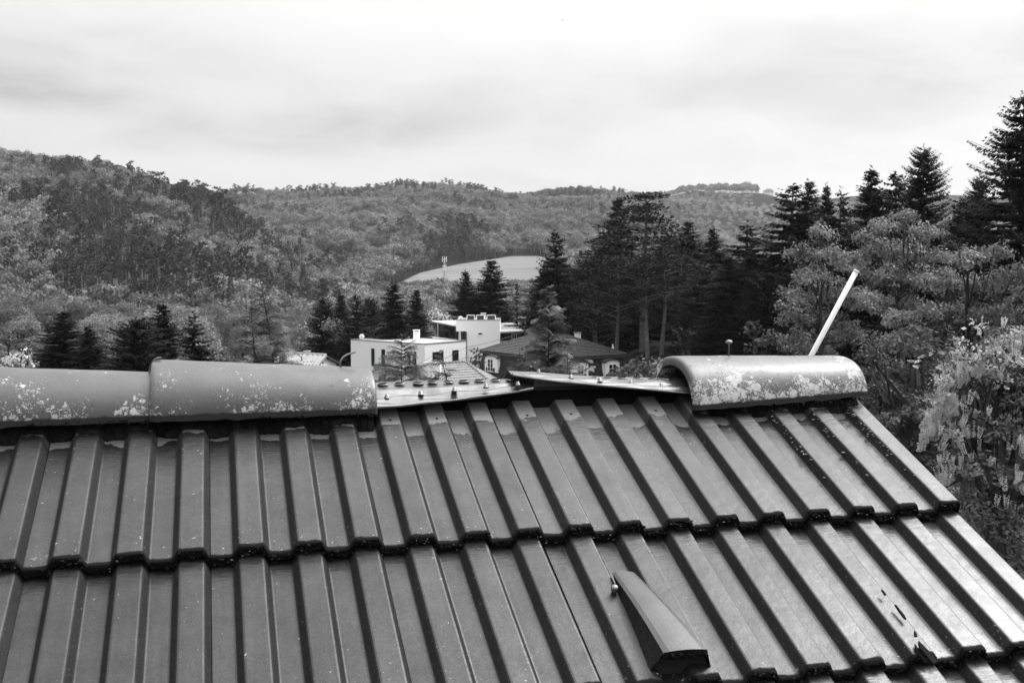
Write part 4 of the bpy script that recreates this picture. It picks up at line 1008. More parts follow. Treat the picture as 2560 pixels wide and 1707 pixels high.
# --- low house on the left -------------------------------------------------
lh = empty('gabled_house', (*W(770, 900, 112)[:2], -14)); tag(lh, 'pale roofed gabled house just above the large ridge tile, left of the white house', 'house')
g1_ = W(816, 887.5, 108); g0_ = W(705, 881.5, 108*(887.5-691)/(881.5-691)); zr = g1_[2]; g0_[2] = zr
f1 = W(786, 925, 103.0); zf = f1[2]; f0 = f1+(g0_-g1_)*1.0; f0[2] = zf
bk1 = W(852, 921, 111.5); bk1[2] = zf; bk0 = bk1+(g0_-g1_); bk0[2] = zf
mb = MB(); th_ = 0.12
mb.poly([f0, f1, g1_, g0_, f0-UP*th_, f1-UP*th_, g1_-UP*th_, g0_-UP*th_], [(0, 1, 2, 3), (7, 6, 5, 4), (0, 4, 5, 1), (1, 5, 6, 2)]); part(mb, 'roof_front', M['paleroof'], lh)
mb = MB(); mb.poly([g0_, g1_, bk1, bk0, g0_-UP*th_, g1_-UP*th_, bk1-UP*th_, bk0-UP*th_], [(0, 1, 2, 3), (7, 6, 5, 4), (1, 5, 6, 2), (2, 6, 7, 3)]); part(mb, 'roof_back', M['timber'], lh)
tiled_surface('roof_tiles', (f0, f1, g1_, g0_), 11, 0.34, M['paleroof'], lh, lift=0.04, barrel=0.02)
rgm = MB()
for i in range(24):
    p, q = g0_*(1-i/24)+g1_*(i/24), g0_*(1-(i+.95)/24)+g1_*((i+.95)/24); rgm.tube([p+UP*0.05, q+UP*0.04], [0.12, 0.1], 6)
o = part(rgm, 'ridge_tiles', M['paleroof'], lh); tag(o, kind='stuff')
sg = MB()
for i in range(9):
    p = g0_*(1-(i+.5)/9)+g1_*((i+.5)/9); d = f0-g0_
    sg.box(p+d*0.10+UP*0.07, (0.05, 0.03, 0.06))
for rr2, kk in ((0.55, 13), (0.72, 14), (0.88, 14)):
    for i in range(kk):
        p = g0_*(1-(i+.5)/kk)+g1_*((i+.5)/kk); sg.box(p+(f0-g0_)*rr2+UP*0.06, (0.05, 0.03, 0.05))
o = part(sg, 'snow_guards', M['grey_trim'], lh); tag(o, kind='stuff')
dr = unit(g1_-g0_); ins = -dr*0.5
gw = [f1+ins+(g1_-f1)*0.06-UP*0.14, bk1+ins+(g1_-bk1)*0.06-UP*0.14, g1_+ins-UP*0.14]
mb = MB(); q0 = [gw[0], gw[1], gw[1]*[1, 1, 0]+UP*-14.2, gw[0]*[1, 1, 0]+UP*-14.2]
mb.poly([gw[0], gw[1], gw[2], q0[2], q0[3]]+[p+(g0_-g1_)*0.93 for p in (gw[0], gw[1], gw[2], q0[2], q0[3])], [(0, 4, 3, 1, 2), (5, 7, 6, 8, 9), (0, 5, 9, 4), (1, 3, 8, 6)]); part(mb, 'gable_wall', M['white_soft'], lh)
mb = MB(); nn = unit(np.cross(gw[1]-gw[0], UP)); nn = nn if nn @ (CAM-gw[0]) > 0 else -nn
pp = on_plane(806.5, 906.5, gw[0], nn); mb.box(pp+nn*0.02, (0.12, 0.16, 0.03), np.array([unit(np.cross(UP, nn)), UP, nn])); part(mb, 'gable_vent', M['black_frame'], lh)
mb = MB(); mb.box(g1_*0.5+f1*0.5+dr*0.03-UP*0.06, (0.03, np.linalg.norm(g1_-f1)/2*1.01, 0.09), np.array([dr, unit(g1_-f1), unit(np.cross(dr, unit(g1_-f1)))])); part(mb, 'verge_board', M['grey_trim'], lh)
chimney(lh, 698, 713, 883, 905, 107, True, 'grey_trim'); chimney(lh, 762, 773, 880, 890, 112, False, 'grey_trim')
mb = MB(); c = W(767.5, 878, 112.5); mb.box(c, (0.34, 0.3, 0.035), np.array([RIGHT, HEAD, UP])); part(mb, 'flue_slab', M['metal'], lh)
mb = MB(); c = W(754.5, 902, 106.3); mb.tube([c, c+UP*0.35], [0.1, 0.045], 8); mb.lathe([(0.04, 0.34), (0.1, 0.38), (0.1, 0.44), (0.02, 0.5)], c, 8); part(mb, 'vent_pipe', M['grey_trim'], lh)

# --- small gabled house behind the white one --------------------------------
bh = empty('distant_gabled_house', (*W(1330, 815, 172)[:2], -13)); tag(bh, 'small pale gabled house half hidden behind the sheet roof of the white house', 'house')
D = 172; a, b_, c_ = W(1291, 815, D), W(1302, 794, D+2), W(1380, 818, D-4); zf = zat(819, D)
l0, l1 = W(1288, 800, D), W(1352, 822, D-5)
mb = MB(); ap = W(1300, 796.5, D); le, re = W(1284, 806, D), W(1352, 814, D)
mb.poly([ap, re, re-UP*7, le-UP*7, le]+[p+HEAD*8 for p in (ap, re, re-UP*7, le-UP*7, le)], [(0, 4, 3, 2, 1), (5, 6, 7, 8, 9), (1, 2, 7, 6), (4, 9, 8, 3)]); part(mb, 'wall', M['white_soft'], bh)
for p, nm in ((re, 0), (le, 1)):
    mb = MB(); e = (p-ap)*0.08; o_ = -HEAD*0.6
    mb.poly([ap+o_+UP*0.02, p+e+o_+UP*0.02, p+e+HEAD*8.4+UP*0.02, ap+HEAD*8.4+UP*0.02]+[q+UP*0.2 for q in (ap+o_, p+e+o_, p+e+HEAD*8.4, ap+HEAD*8.4)], [(3, 2, 1, 0), (4, 5, 6, 7), (0, 1, 5, 4), (1, 2, 6, 5), (2, 3, 7, 6), (3, 0, 4, 7)]); part(mb, 'roof', M['brownroof'], bh)

# --- hilltop house, far away --------------------------------------------------
D = 2300; zc_ = zat(483.5, D)
fh = empty('hilltop_house', (*W(1920, 484, D)[:2], zc_-3)); tag(fh, 'tiny pale house with a dark hip roof alone on the far skyline', 'house')
c = W(1921, 484, D); hw, hd = 9.0, 7.0
def ft(k, z): return [c*[1, 1, 0]+RIGHT*s*hw*k+HEAD*q*hd*k+UP*z for s, q in ((-1, -1), (1, -1), (1, 1), (-1, 1))]
mb = MB(); A4 = ft(1, zc_-6); B4 = ft(1, zc_+4.2); mb.prism([p[:2] for p in A4], zc_-6, zc_+4.2); part(mb, 'wall', M['white_soft'], fh)
mb = MB(); A4 = ft(1.15, zc_+4.3); t_ = [c*[1, 1, 0]+RIGHT*s*4+UP*(zc_+9.2) for s in (-1, 1)]; mb.poly([*A4, *t_], [(0, 1, 5, 4), (1, 2, 5), (2, 3, 4, 5), (3, 0, 4), (3, 2, 1, 0)]); part(mb, 'roof', M['brownroof'], fh)
for s in (-0.6, 0, 0.6):
    mb = MB(); mb.box(c*[1, 1, 0]+RIGHT*s*hw-HEAD*(hd+0.05)+UP*(zc_+1.6), (1.0, 0.1, 1.2), np.array([RIGHT, HEAD, UP])); part(mb, 'window', M['black_frame'], fh)

# --- mast on the field edge -----------------------------------------------------
D = 540; zt_ = zat(641, D); zb_ = zat(722, D)
ma = empty('antenna_mast', (*W(1111, 700, D)[:2], zb_)); tag(ma, 'slender pale antenna mast at the left tip of the field', 'mast')
c = W(1111, 700, D)*[1, 1, 0]
mb = MB(); mb.tube([c+UP*zb_, c+UP*(zt_-1)], [0.45, 0.28], 10); part(mb, 'mast_tube', M['metal'], ma)
mb = MB(); mb.tube([c+RIGHT*0.95+UP*zb_, c+RIGHT*0.95+UP*(zt_-3.5)], [0.12, 0.1], 6)
for q in np.arange(0.1, 0.95, 0.12): mb.tube([c+UP*(zb_+(zt_-zb_)*q), c+RIGHT*0.95+UP*(zb_+(zt_-zb_)*q)], 0.06, 5)
part(mb, 'ladder', M['metal'], ma)
for s, dx in ((-1, -0.9), (0, 0.1), (1, 1.0)):
    mb = MB(); mb.box(c+RIGHT*dx-HEAD*0.5*(s == 0)+UP*(zt_-1.4), (0.17, 0.12, 1.3), np.array([RIGHT, HEAD, UP])); mb.tube([c+UP*(zt_-1.4), c+RIGHT*dx+UP*(zt_-1.4)], 0.06, 5); part(mb, 'antenna', M['white'], ma)
mb = MB(); mb.box(c+UP*(zt_-4.6), (0.75, 0.6, 0.35), np.array([RIGHT, HEAD, UP])); mb.box(c+UP*(zt_-6.2), (0.5, 0.5, 0.6), np.array([RIGHT, HEAD, UP])); part(mb, 'radio_box', M['white_soft'], ma)

# --- overhead cables -------------------------------------------------------------
def cable(label, pts, rad=0.018):
    mb = MB(); P = [W(*p) for p in pts]; Q = []
    for a, b_ in zip(P[:-1], P[1:]):
        for q in np.linspace(0, 1, 12)[:-1]: Q.append(a*(1-q)+b_*q-UP*0.25*4*q*(1-q))
    Q.append(P[-1]); mb.tube(Q, rad, 5); o = part2 = obj('overhead_cable', mb.mesh('overhead_cable', M['cable'])); tag(o, label, 'cable')
cable('long overhead cable sloping up across the white tower to the cypress', [(1040, 917, 98), (1165, 868, 104), (1340, 815, 112), (1420, 790, 118)])
cable('lower overhead cable sagging past the small windows of the white house', [(1046, 913, 98), (1165, 893, 112), (1260, 884, 124)])
cable('short overhead cable in front of the white lower wall', [(915, 962, 90), (1000, 921, 96), (1081, 889, 104)], 0.014)

# --- garden shed and lump of stacked brush under the conifers ----------------------
D = 121
gs = empty('garden_shed', (*W(1738, 850, D)[:2], -8)); tag(gs, 'small dim garden shed with a bright uneven roof under the conifers', 'shed')
mb = MB(); c = W(1742, 845, D); mb.box(c-UP*0.2, (0.95, 1.1, 1.1), np.array([RIGHT, HEAD, UP])); part(mb, 'wall', M['grey_trim'], gs)
mb = MB()
for i in range(5):
    for j in range(4):
        p = W(1725+i*9, 817+j*4.4, D-0.5-j*0.3); mb.box(p, (0.19, 0.25, 0.035), np.array([unit(RIGHT+UP*random.gauss(0, 0.12)), HEAD, UP]))
o = part(mb, 'roof_sheets', M['white_soft'], gs); tag(o, kind='stuff')
gw = MB(); a, b_ = W(1640, 868, 123), W(1905, 868, 123); 
for i in range(14):
    p, q = a*(1-i/14)+b_*(i/14), a*(1-(i+.97)/14)+b_*((i+.97)/14); gw.prism([p[:2], q[:2], (q+HEAD*0.3)[:2], (p+HEAD*0.3)[:2]], -8.3, zat(866, 123)+random.gauss(0, 0.02))
o = obj('garden_wall', gw.mesh('garden_wall', M['timber'])); tag(o, 'low dark wall along the back edge of the lawn', 'wall')
# bird
bd = MB(); c = W(1406, 51, 150); 
bd.tube([c-RIGHT*0.12, c, c+RIGHT*0.14], [0.01, 0.045, 0.008], 6)
for s in (-1, 1): bd.poly([c, c+HEAD*0.05, c+HEAD*s*0.22+UP*0.09+RIGHT*0.03, c+HEAD*s*0.22+UP*0.08-RIGHT*0.04, c-RIGHT*0.07], [(0, 1, 2, 3, 4), (4, 3, 2, 1, 0)])
o = obj('bird', bd.mesh('bird', M['black_frame'])); tag(o, 'tiny dark bird flying high in the middle of the sky', 'bird')
# ---------------------------------------------------------------- vegetation
def rot_frames(d, g, roll=None):
    """orthonormal frames (a, b) across unit vectors d (N,3)"""
    n = len(d); r = g.normal(size=(n, 3)); a = np.cross(d, r); a /= np.linalg.norm(a, axis=1, keepdims=True)+1e-9
    return a, np.cross(d, a)
def quads(c, u, v):
    """N quads centred at c with half vectors u, v -> V (4N,3), F (N,4)"""
    V = np.stack([c-u-v, c+u-v*0.6, c+u*1.05+v*0.6, c-u+v], 1).reshape(-1, 3); n = len(c)
    return V, np.arange(4*n).reshape(n, 4)
def leafs(c, d, L, wd, g, n_hint=None, w_up=0.0):
    """pointed blades: from c along d (unit), length L, half width wd; n_hint = preferred face normal"""
    n = len(c); L = np.broadcast_to(L, (n,))[:, None]; wd = np.broadcast_to(wd, (n,))[:, None]
    if n_hint is None: h = g.normal(size=(n, 3))
    else: h = n_hint + g.normal(size=(n, 3))*0.45
    s = np.cross(d, h); s /= np.linalg.norm(s, axis=1, keepdims=True)+1e-9
    V = np.stack([c, c+d*L*0.45+s*wd, c+d*L, c+d*L*0.5-s*wd], 1).reshape(-1, 3)
    return V, np.arange(4*n).reshape(n, 4)
class TB:
    def __init__(s): s.V = []; s.F = []; s.n = 0
    def add(s, V, F): s.V.append(V); s.F.append(F+s.n); s.n += len(V)
    def mesh(s, name, m): return make_mesh(name, np.concatenate(s.V), np.concatenate(s.F), m)
def limb(tb, pts, rad, n=6):
    m = MB(); m.tube(pts, rad, n, cap=False); tb.add(np.array(m.v), np.array(m.f))
def unitv(a): return a/(np.linalg.norm(a, axis=-1, keepdims=True)+1e-9)

def spruce(name, H, Rb, seed, dens=1.0, droop=0.35, power=0.85, bare=0.06, gap=0.0, mat='conifer', spray=0.42, up_tip=0.25, whorl=0.42):
    """conifer of height H, base radius Rb: tiers of drooping boughs hung with sprays"""
    g = np.random.default_rng(seed); C_, Dn, Ls, Ws, Hn = [], [], [], [], []
    trunk = TB(); limb(trunk, [np.array([0, 0, 0.]), np.array([0.05, 0, H*0.5]), np.array([0, 0.02, H*0.98])], [H*0.014+0.05, H*0.008+0.02, 0.015], 8)
    z = H*bare
    while z < H*0.985:
        q = 1-z/H; Rz = Rb*(q**power)*g.uniform(0.82, 1.12)+0.12; nb = int(round((5+5*q)*dens+g.uniform(-1, 1)))
        for k in range(max(3, nb)):
            if g.random() < gap: continue
            a = g.uniform(0, 2*math.pi); L = Rz*g.uniform(0.7, 1.1)*(1 if g.random() > 0.05 else 1.2)
            ho = np.array([math.cos(a), math.sin(a), 0]); side = np.array([-ho[1], ho[0], 0]); dz = -droop*L*g.uniform(0.6, 1.3)*(0.35+0.65*q) + (0.35*L*(1-q)**2)
            ns = max(3, int(L/(spray*0.36)*dens))
            t = (np.arange(ns)+g.random(ns))/ns; t = t**0.8
            curve = dz*(t**1.3)+up_tip*L*(t**4)*0.5
            P = ho*(L*t)[:, None]+np.array([0, 0, z+g.uniform(-.15, .15)])+np.array([0, 0, 1.])*curve[:, None]+side*(g.normal(0, 0.03, ns)*L)[:, None]
            if L > 1.0: limb(trunk, [np.array([0, 0, z]), P[ns//2], P[-1]], [0.035*L**0.5, 0.02, 0.008], 3)
            for s in (-1, 1, 0, 0):
                m_ = ns
                d = ho*(g.uniform(0.5, 1.0, m_))[:, None] + side*(s*g.uniform(0.5, 1.0, m_))[:, None] + np.array([0, 0, 1.])*(g.uniform(-0.75, 0.05, m_) - (0.5 if s == 0 and mat == 'conifer' else 0))[:, None]
                d = unitv(d+g.normal(0, 0.15, (m_, 3))); C_.append(P); Dn.append(d); taper = (1.15-0.7*t)*(0.55+0.45*min(1, L/1.5))
                Ls.append(spray*g.uniform(0.6, 1.25, m_)*taper); Ws.append(spray*0.22*g.uniform(0.6, 1.3, m_)*taper)
                Hn.append(np.tile([0, 0, 1.2], (m_, 1)))
        z += whorl*(0.55+0.6*q)*g.uniform(0.8, 1.2)
    # leader
    m_ = 14; C_.append(np.stack([np.zeros(m_), np.zeros(m_), np.linspace(H*0.93, H, m_)], 1)); d = unitv(np.concatenate([g.normal(size=(m_, 2)), np.full((m_, 1), 1.2)], 1)); Dn.append(d); Ls.append(np.full(m_, spray*0.6)); Ws.append(np.full(m_, spray*0.12)); Hn.append(g.normal(size=(m_, 3)))
    V, F = leafs(np.concatenate(C_), np.concatenate(Dn), np.concatenate(Ls), np.concatenate(Ws), g, np.concatenate(Hn))
    return make_mesh(name+'_crown', V, F, M[mat]), trunk.mesh(name+'_trunk', M['bark'])
def pine(name, H, Rb, seed, base=0.42, n_pads=42, mat='pine', spray=0.34, lean=0.0, padr=1.5, trunk_mat='bark_pale'):
    """pine: a long bare trunk and flat cloud-like pads of needles on crooked limbs"""
    g = np.random.default_rng(seed); trunk = TB(); tp = [np.array([lean*(q**1.5)*H*0.1+0.12*math.sin(q*7+seed), 0.1*math.sin(q*5+seed), q*H]) for q in np.linspace(0, 0.96, 9)]
    limb(trunk, tp, list(np.linspace(H*0.010+0.05, 0.05, 9)), 9)
    C_, Dn, Ls, Ws, Hn = [], [], [], [], []
    def tpos(q): return np.array([np.interp(q, np.linspace(0, 0.96, 9), [p[i] for p in tp]) for i in range(3)])
    for k in range(n_pads):
        q = base+(1-base)*((k+g.random())/n_pads)**0.9; fr = (q-base)/(1-base); prof = min(1.0, 0.10+1.05*(1-fr)**1.0)*(0.75 if fr < 0.12 else 1)
        a = k*2.39996+g.uniform(-.4, .4); L = Rb*prof*g.uniform(0.35, 1.0); o = np.array([math.cos(a), math.sin(a), 0]); c0 = tpos(min(q, .95)); c = c0+o*L+np.array([0, 0, L*g.uniform(-0.05, 0.35)+(H*0.03 if q > 0.93 else 0)])
        limb(trunk, [c0-np.array([0, 0, 0.15*L]), (c0+c)/2+np.array([0, 0, g.uniform(-.1, .25)]), c], [0.03+0.02*L, 0.03+0.01*L, 0.015], 4)
        pr = padr*g.uniform(0.6, 1.15)*(0.42+0.58*prof); m_ = int(330*(pr/1.5)**2)
        u = unitv(g.normal(size=(m_, 3)))*(g.random(m_)**0.35)[:, None]; P = c+u*np.array([pr, pr, pr*0.36])
        # pads bead into smaller tufts
        tuft = np.round(P/0.42+g.normal(0, 0.15, (m_, 3)))*0.42; P = P*0.55+tuft*0.45
        d = unitv(u*np.array([1, 1, 0.4])+np.array([0, 0, 0.55])+g.normal(0, 0.5, (m_, 3))); C_.append(P); Dn.append(d); Ls.append(spray*g.uniform(0.6, 1.2, m_)); Ws.append(spray*0.20*g.uniform(0.7, 1.3, m_)); Hn.append(g.normal(size=(m_, 3)))
    for k in range(5):      # dead snags on the bare trunk
        q = g.uniform(0.15, base); a = g.uniform(0, 6.28); c0 = tpos(q); L = g.uniform(0.5, 1.8); limb(trunk, [c0, c0+np.array([math.cos(a)*L*0.6, math.sin(a)*L*0.6, 0.1]), c0+np.array([math.cos(a)*L, math.sin(a)*L, g.uniform(-.3, .3)])], [0.04, 0.025, 0.01], 4)
    V, F = leafs(np.concatenate(C_), np.concatenate(Dn), np.concatenate(Ls), np.concatenate(Ws), g, np.concatenate(Hn))
    return make_mesh(name+'_crown', V, F, M[mat]), trunk.mesh(name+'_trunk', M[trunk_mat])
def lump_leaves(lumps, g, leaf, cover=2.2, flat=0.8, droop=0.0, clump=None, aspect=0.42, updir=0.2, surf=0.75):
    C_, Dn, Ls, Hn = [], [], [], []
    for c, r in lumps:
        r = np.broadcast_to(r, (3,)); ra = float(np.mean(r)); m_ = int(cover*12.6*ra*ra/(leaf*leaf*0.9))
        if clump:
            k = max(4, int(12.6*ra*ra/(clump*clump*2.2))); cu = unitv(g.normal(size=(k, 3))); cu[:, 2] = np.where(cu[:, 2] < -0.4, -cu[:, 2]*0.5, cu[:, 2]); cc_ = cu*r*g.uniform(0.55, 1.08, (k, 1))
            i = g.integers(0, k, m_); off = unitv(g.normal(size=(m_, 3)))*(g.random(m_)**0.5)[:, None]*clump*np.array([1, 1, 0.62]); P = c+cc_[i]+off; nd = unitv(cu[i]*0.5+off/clump)
        else:
            u = unitv(g.normal(size=(m_, 3))); P = c+u*r*(g.random(m_)**0.3)[:, None]; nd = u
        tg = unitv(np.cross(nd+g.normal(0, 0.25, (m_, 3)), g.normal(size=(m_, 3)))); d = tg*surf+(nd*0.7+g.normal(0, 0.55, (m_, 3)))*(1-surf)+np.array([0, 0, (updir-droop)*0.7])
        C_.append(P); Dn.append(unitv(d)); Ls.append(leaf*g.uniform(0.6, 1.3, m_)); Hn.append((nd+np.array([0, 0, 0.5]))*1.3)
    return leafs(np.concatenate(C_), np.concatenate(Dn), np.concatenate(Ls), np.concatenate(Ls)*aspect*0.62, g, np.concatenate(Hn))
def broadleaf(name, H, Rb, seed, mat='pale_leaf', leaf=0.34, clump=0.8, trunk_h=0.25, nl=16, bark='bark'):
    g = np.random.default_rng(seed); lumps = []
    for k in range(nl):
        a = k*2.4+g.uniform(-.5, .5); q = (k+0.5)/nl; zz = trunk_h+(1-trunk_h)*(0.18+0.66*q); pr = math.sin(math.pi*(0.22+0.66*q)); rr3 = Rb*0.62*pr*g.uniform(0.4, 1.0)
        lumps.append((np.array([math.cos(a)*rr3, math.sin(a)*rr3, zz*H]), np.array([1, 1, 0.8])*Rb*g.uniform(0.30, 0.46)))
    V, F = lump_leaves(lumps, g, leaf, 1.5, clump=clump)
    tr = TB(); limb(tr, [np.zeros(3), np.array([0.1, 0.05, H*0.35]), np.array([0, 0, H*0.8])], [H*0.018+0.06, H*0.012+0.04, 0.03], 7)
    for c, r in lumps: limb(tr, [np.array([0, 0, H*trunk_h*g.uniform(0.7, 1.6)]), c*np.array([.5, .5, .9]), c+np.array([0, 0, r[2]*0.5])], [0.08, 0.05, 0.02], 4)
    return make_mesh(name+'_crown', V, F, M[mat]), tr.mesh(name+'_trunk', M[bark])

def plant(name, meshes, x, y, z, label, cat='tree', group=None, scale=(1, 1, 1), rz=None, lean=0.0):
    r = empty(name, (x, y, z), random.uniform(0, 6.28) if rz is None else rz); r.scale = scale; r.rotation_euler[1] = lean
    tag(r, label, cat, group)
    for nm, me in zip(('crown', 'trunk'), meshes): obj(nm, me, r)
    return r

def tree_at(px, ytop, D, wpx, proto, H0, R0, name, label, cat='tree', group=None, rz=None, lean=0.0, base=None):
    """stand a prototype (height H0, radius R0) so that its tip is ytop high in the photograph at distance D, wpx wide"""
    WIDE = 2.0 if R0 == 3.2 else 1.45; T_ = W(px, ytop, D); gz = float(terrain(px, D))-0.1 if base is None else base; H = T_[2]-gz; sx = (WIDE*wpx/2/ppm(D))/R0*1.0
    return plant(name, proto, T_[0], T_[1], gz, label, cat, group, (sx, sx, H/H0), rz, lean)

SP = [spruce('spruce', 16, 3.2, 11, 1.8, power=0.78), spruce('spruce', 16, 3.2, 12, 1.7, 0.5, 0.72, gap=0.04), spruce('spruce', 16, 3.2, 13, 1.7, 0.3, 0.8)]
SPL = [spruce('open_spruce', 16, 3.2, 21, 1.5, 0.55, 0.72, gap=0.14, spray=0.5, whorl=0.75, up_tip=0.5), spruce('open_spruce', 16, 3.2, 22, 1.45, 0.45, 0.65, gap=0.14, spray=0.5, whorl=0.7, up_tip=0.6)]
SPN = [spruce('narrow_spruce', 16, 1.6, 31, 0.8, 0.5, 0.8, spray=0.36)]
YEW = [spruce('dense_conifer', 14, 4.4, 41, 1.3, 0.1, 0.42, bare=0.02, spray=0.5), spruce('dense_conifer', 14, 4.4, 42, 1.2, 0.15, 0.5, bare=0.02, spray=0.5)]
PN = [pine('pine', 18, 4.6, 51, 0.40, 46), pine('pine', 18, 4.6, 52, 0.52, 34), pine('pine', 18, 4.6, 53, 0.30, 54, padr=1.6)]
BIG = [spruce('tall_loose_conifer', 20, 4.6, 61, 1.6, 0.32, 0.6, gap=0.06, spray=0.34, whorl=0.48, up_tip=0.7), spruce('tall_loose_conifer', 20, 4.6, 62, 1.5, 0.4, 0.65, gap=0.07, spray=0.34, whorl=0.5, up_tip=0.7)]

# conifers of the left group behind the big ridge tiles
L_ = 'left'
tree_at(158, 775, 95, 150, SP[0], 16, 3.2, 'spruce_tree', 'black spruce with a blunt crown, leftmost of the conifers behind the ridge')
tree_at(222, 812, 92, 105, SP[2], 16, 3.2, 'spruce_tree', 'short black spruce leaning into the leftmost one behind the ridge')
tree_at(338, 795, 84, 190, YEW[0], 14, 4.4, 'dense_conifer', 'broad bushy black conifer left of the pointed spruce above the left ridge tile')
tree_at(404, 757, 90, 120, SP[1], 16, 3.2, 'spruce_tree', 'pointed dense black spruce rising above the left end of the large ridge tile')
tree_at(485, 780, 78, 120, SPL[0], 16, 3.2, 'spruce_tree', 'small open spruce with separate dark tiers over the large ridge tile')
# middle group behind the white house
tree_at(810, 742, 152, 110, YEW[1], 14, 4.4, 'dense_conifer', 'rounded black conifer, leftmost of the group left behind the white house', base=-15)
tree_at(853, 733, 156, 80, SP[0], 16, 3.2, 'spruce_tree', 'slim dark conifer top just right of the rounded black one', base=-15)
tree_at(890, 738, 150, 90, SPL[1], 16, 3.2, 'spruce_tree', 'ragged dark conifer in the middle of the group behind the flat roof', base=-15)
tree_at(925, 745, 158, 90, YEW[0], 14, 4.4, 'dense_conifer', 'dark bushy conifer filling the gap left of the pointed spruce by the chimney', base=-15)
tree_at(984, 708, 142, 105, SP[1], 16, 3.2, 'spruce_tree', 'tall pointed spruce directly above the white chimney of the flat roof')
tree_at(1040, 720, 150, 85, SP[2], 16, 3.2, 'spruce_tree', 'dark spruce right of the white chimney, beside the pale blossoming tree')
tree_at(1163, 675, 168, 95, SP[0], 16, 3.2, 'spruce_tree', 'left one of the two tall spruces standing before the pale field')
tree_at(1227, 648, 166, 130, SP[1], 16, 3.2, 'spruce_tree', 'right and taller one of the two spruces standing before the pale field')
tree_at(1292, 704, 152, 48, SPN[0], 16, 1.6, 'spruce_tree', 'very narrow dark spruce standing alone below the pale field')
tree_at(1265, 770, 160, 80, YEW[0], 14, 4.4, 'dense_conifer', 'low dark conifer between the solar collectors and the narrow spruce')
# the dark wood on the right
tree_at(1388, 578, 128, 110, SPL[1], 16, 3.2, 'spruce_tree', 'loose dark spruce at the left edge of the right hand wood', base=-13)
tree_at(1362, 660, 130, 110, SP[2], 16, 3.2, 'spruce_tree', 'lower dark spruce left of the loose one at the edge of the wood', base=-13)
tree_at(1545, 490, 140, 120, SP[0], 16, 3.2, 'spruce_tree', 'tall dark spruce just left of the great pine')
tree_at(1492, 600, 132, 200, PN[2], 18, 4.6, 'pine_tree', 'dark broad pine left of the great pine, above the white chimney')
tree_at(1612, 486, 126, 260, PN[0], 18, 4.6, 'pine_tree', 'great flat tiered pine, tallest of the middle of the wood', rz=1.0)
tree_at(1660, 600, 116, 170, PN[1], 18, 4.6, 'pine_tree', 'pine with a crooked pale trunk standing beside the lawn', rz=2.2)
tree_at(1618, 640, 114, 150, PN[1], 18, 4.6, 'pine_tree', 'pine with a straight pale trunk, left of the crooked one', rz=4.4)
tree_at(1545, 640, 118, 170, PN[0], 18, 4.6, 'pine_tree', 'pine whose thick trunk shows behind the white cowl', rz=3.0)
tree_at(1722, 552, 142, 120, SP[1], 16, 3.2, 'spruce_tree', 'rounded spruce right of the great pine against the hazy hill')
tree_at(1783, 568, 145, 105, SP[2], 16, 3.2, 'spruce_tree', 'small pointed spruce in the gap before the hazy hill')
tree_at(1869, 553, 118, 190, SPL[0], 16, 3.2, 'spruce_tree', 'broad drooping spruce right of the gap before the hazy hill')
tree_at(1824, 640, 112, 130, SP[0], 16, 3.2, 'spruce_tree', 'low dark spruce filling the wood above the lawn')
tree_at(1760, 660, 122, 140, YEW[1], 14, 4.4, 'dense_conifer', 'dense dark conifer behind the garden shed')
tree_at(1700, 640, 130, 120, PN[2], 18, 4.6, 'pine_tree', 'dark pine crown behind the crooked trunk')
tree_at(1915, 680, 108, 140, YEW[0], 14, 4.4, 'dense_conifer', 'dark bushy conifer at the right end of the lawn')
tree_at(1982, 462, 112, 190, SPL[1], 16, 3.2, 'spruce_tree', 'left one of the twin tall spruces above the chestnut')
tree_at(2023, 450, 114, 120, SP[1], 16, 3.2, 'spruce_tree', 'right one of the twin tall spruces above the chestnut')
tree_at(2066, 460, 118, 90, SP[0], 16, 3.2, 'spruce_tree', 'slim spruce just right of the twin tall spruces')
tree_at(2103, 470, 118, 110, SPL[0], 16, 3.2, 'spruce_tree', 'ragged spruce between the slim one and the taller dark peak')
tree_at(2180, 418, 108, 150, SP[0], 16, 3.2, 'spruce_tree', 'tall dark spruce peak over the top of the chestnut')
tree_at(2240, 432, 110, 160, SPL[1], 16, 3.2, 'spruce_tree', 'loose spruce behind and right of the tall dark peak')
tree_at(2310, 360, 96, 230, BIG[0], 20, 4.6, 'spruce_tree', 'broad spruce with upswept boughs, second tallest on the right')
tree_at(2405, 500, 90, 170, SP[2], 16, 3.2, 'spruce_tree', 'lower spruce between the broad one and the giant at the edge')
tree_at(2560, 230, 70, 400, BIG[1], 20, 4.6, 'spruce_tree', 'giant loose spruce cut off by the right edge of the photo', lean=0.0)
tree_at(2450, 430, 74, 190, BIG[0], 20, 4.6, 'spruce_tree', 'tall thin crowned spruce leaning on the giant at the right edge')
tree_at(2150, 560, 100, 200, YEW[0], 14, 4.4, 'dense_conifer', 'dark conifer mass just behind the left chestnut')
tree_at(2330, 560, 88, 260, YEW[1], 14, 4.4, 'dense_conifer', 'dark conifer mass behind the right chestnut')
tree_at(2040, 600, 104, 200, YEW[1], 14, 4.4, 'dense_conifer', 'dark conifer left behind the left chestnut')
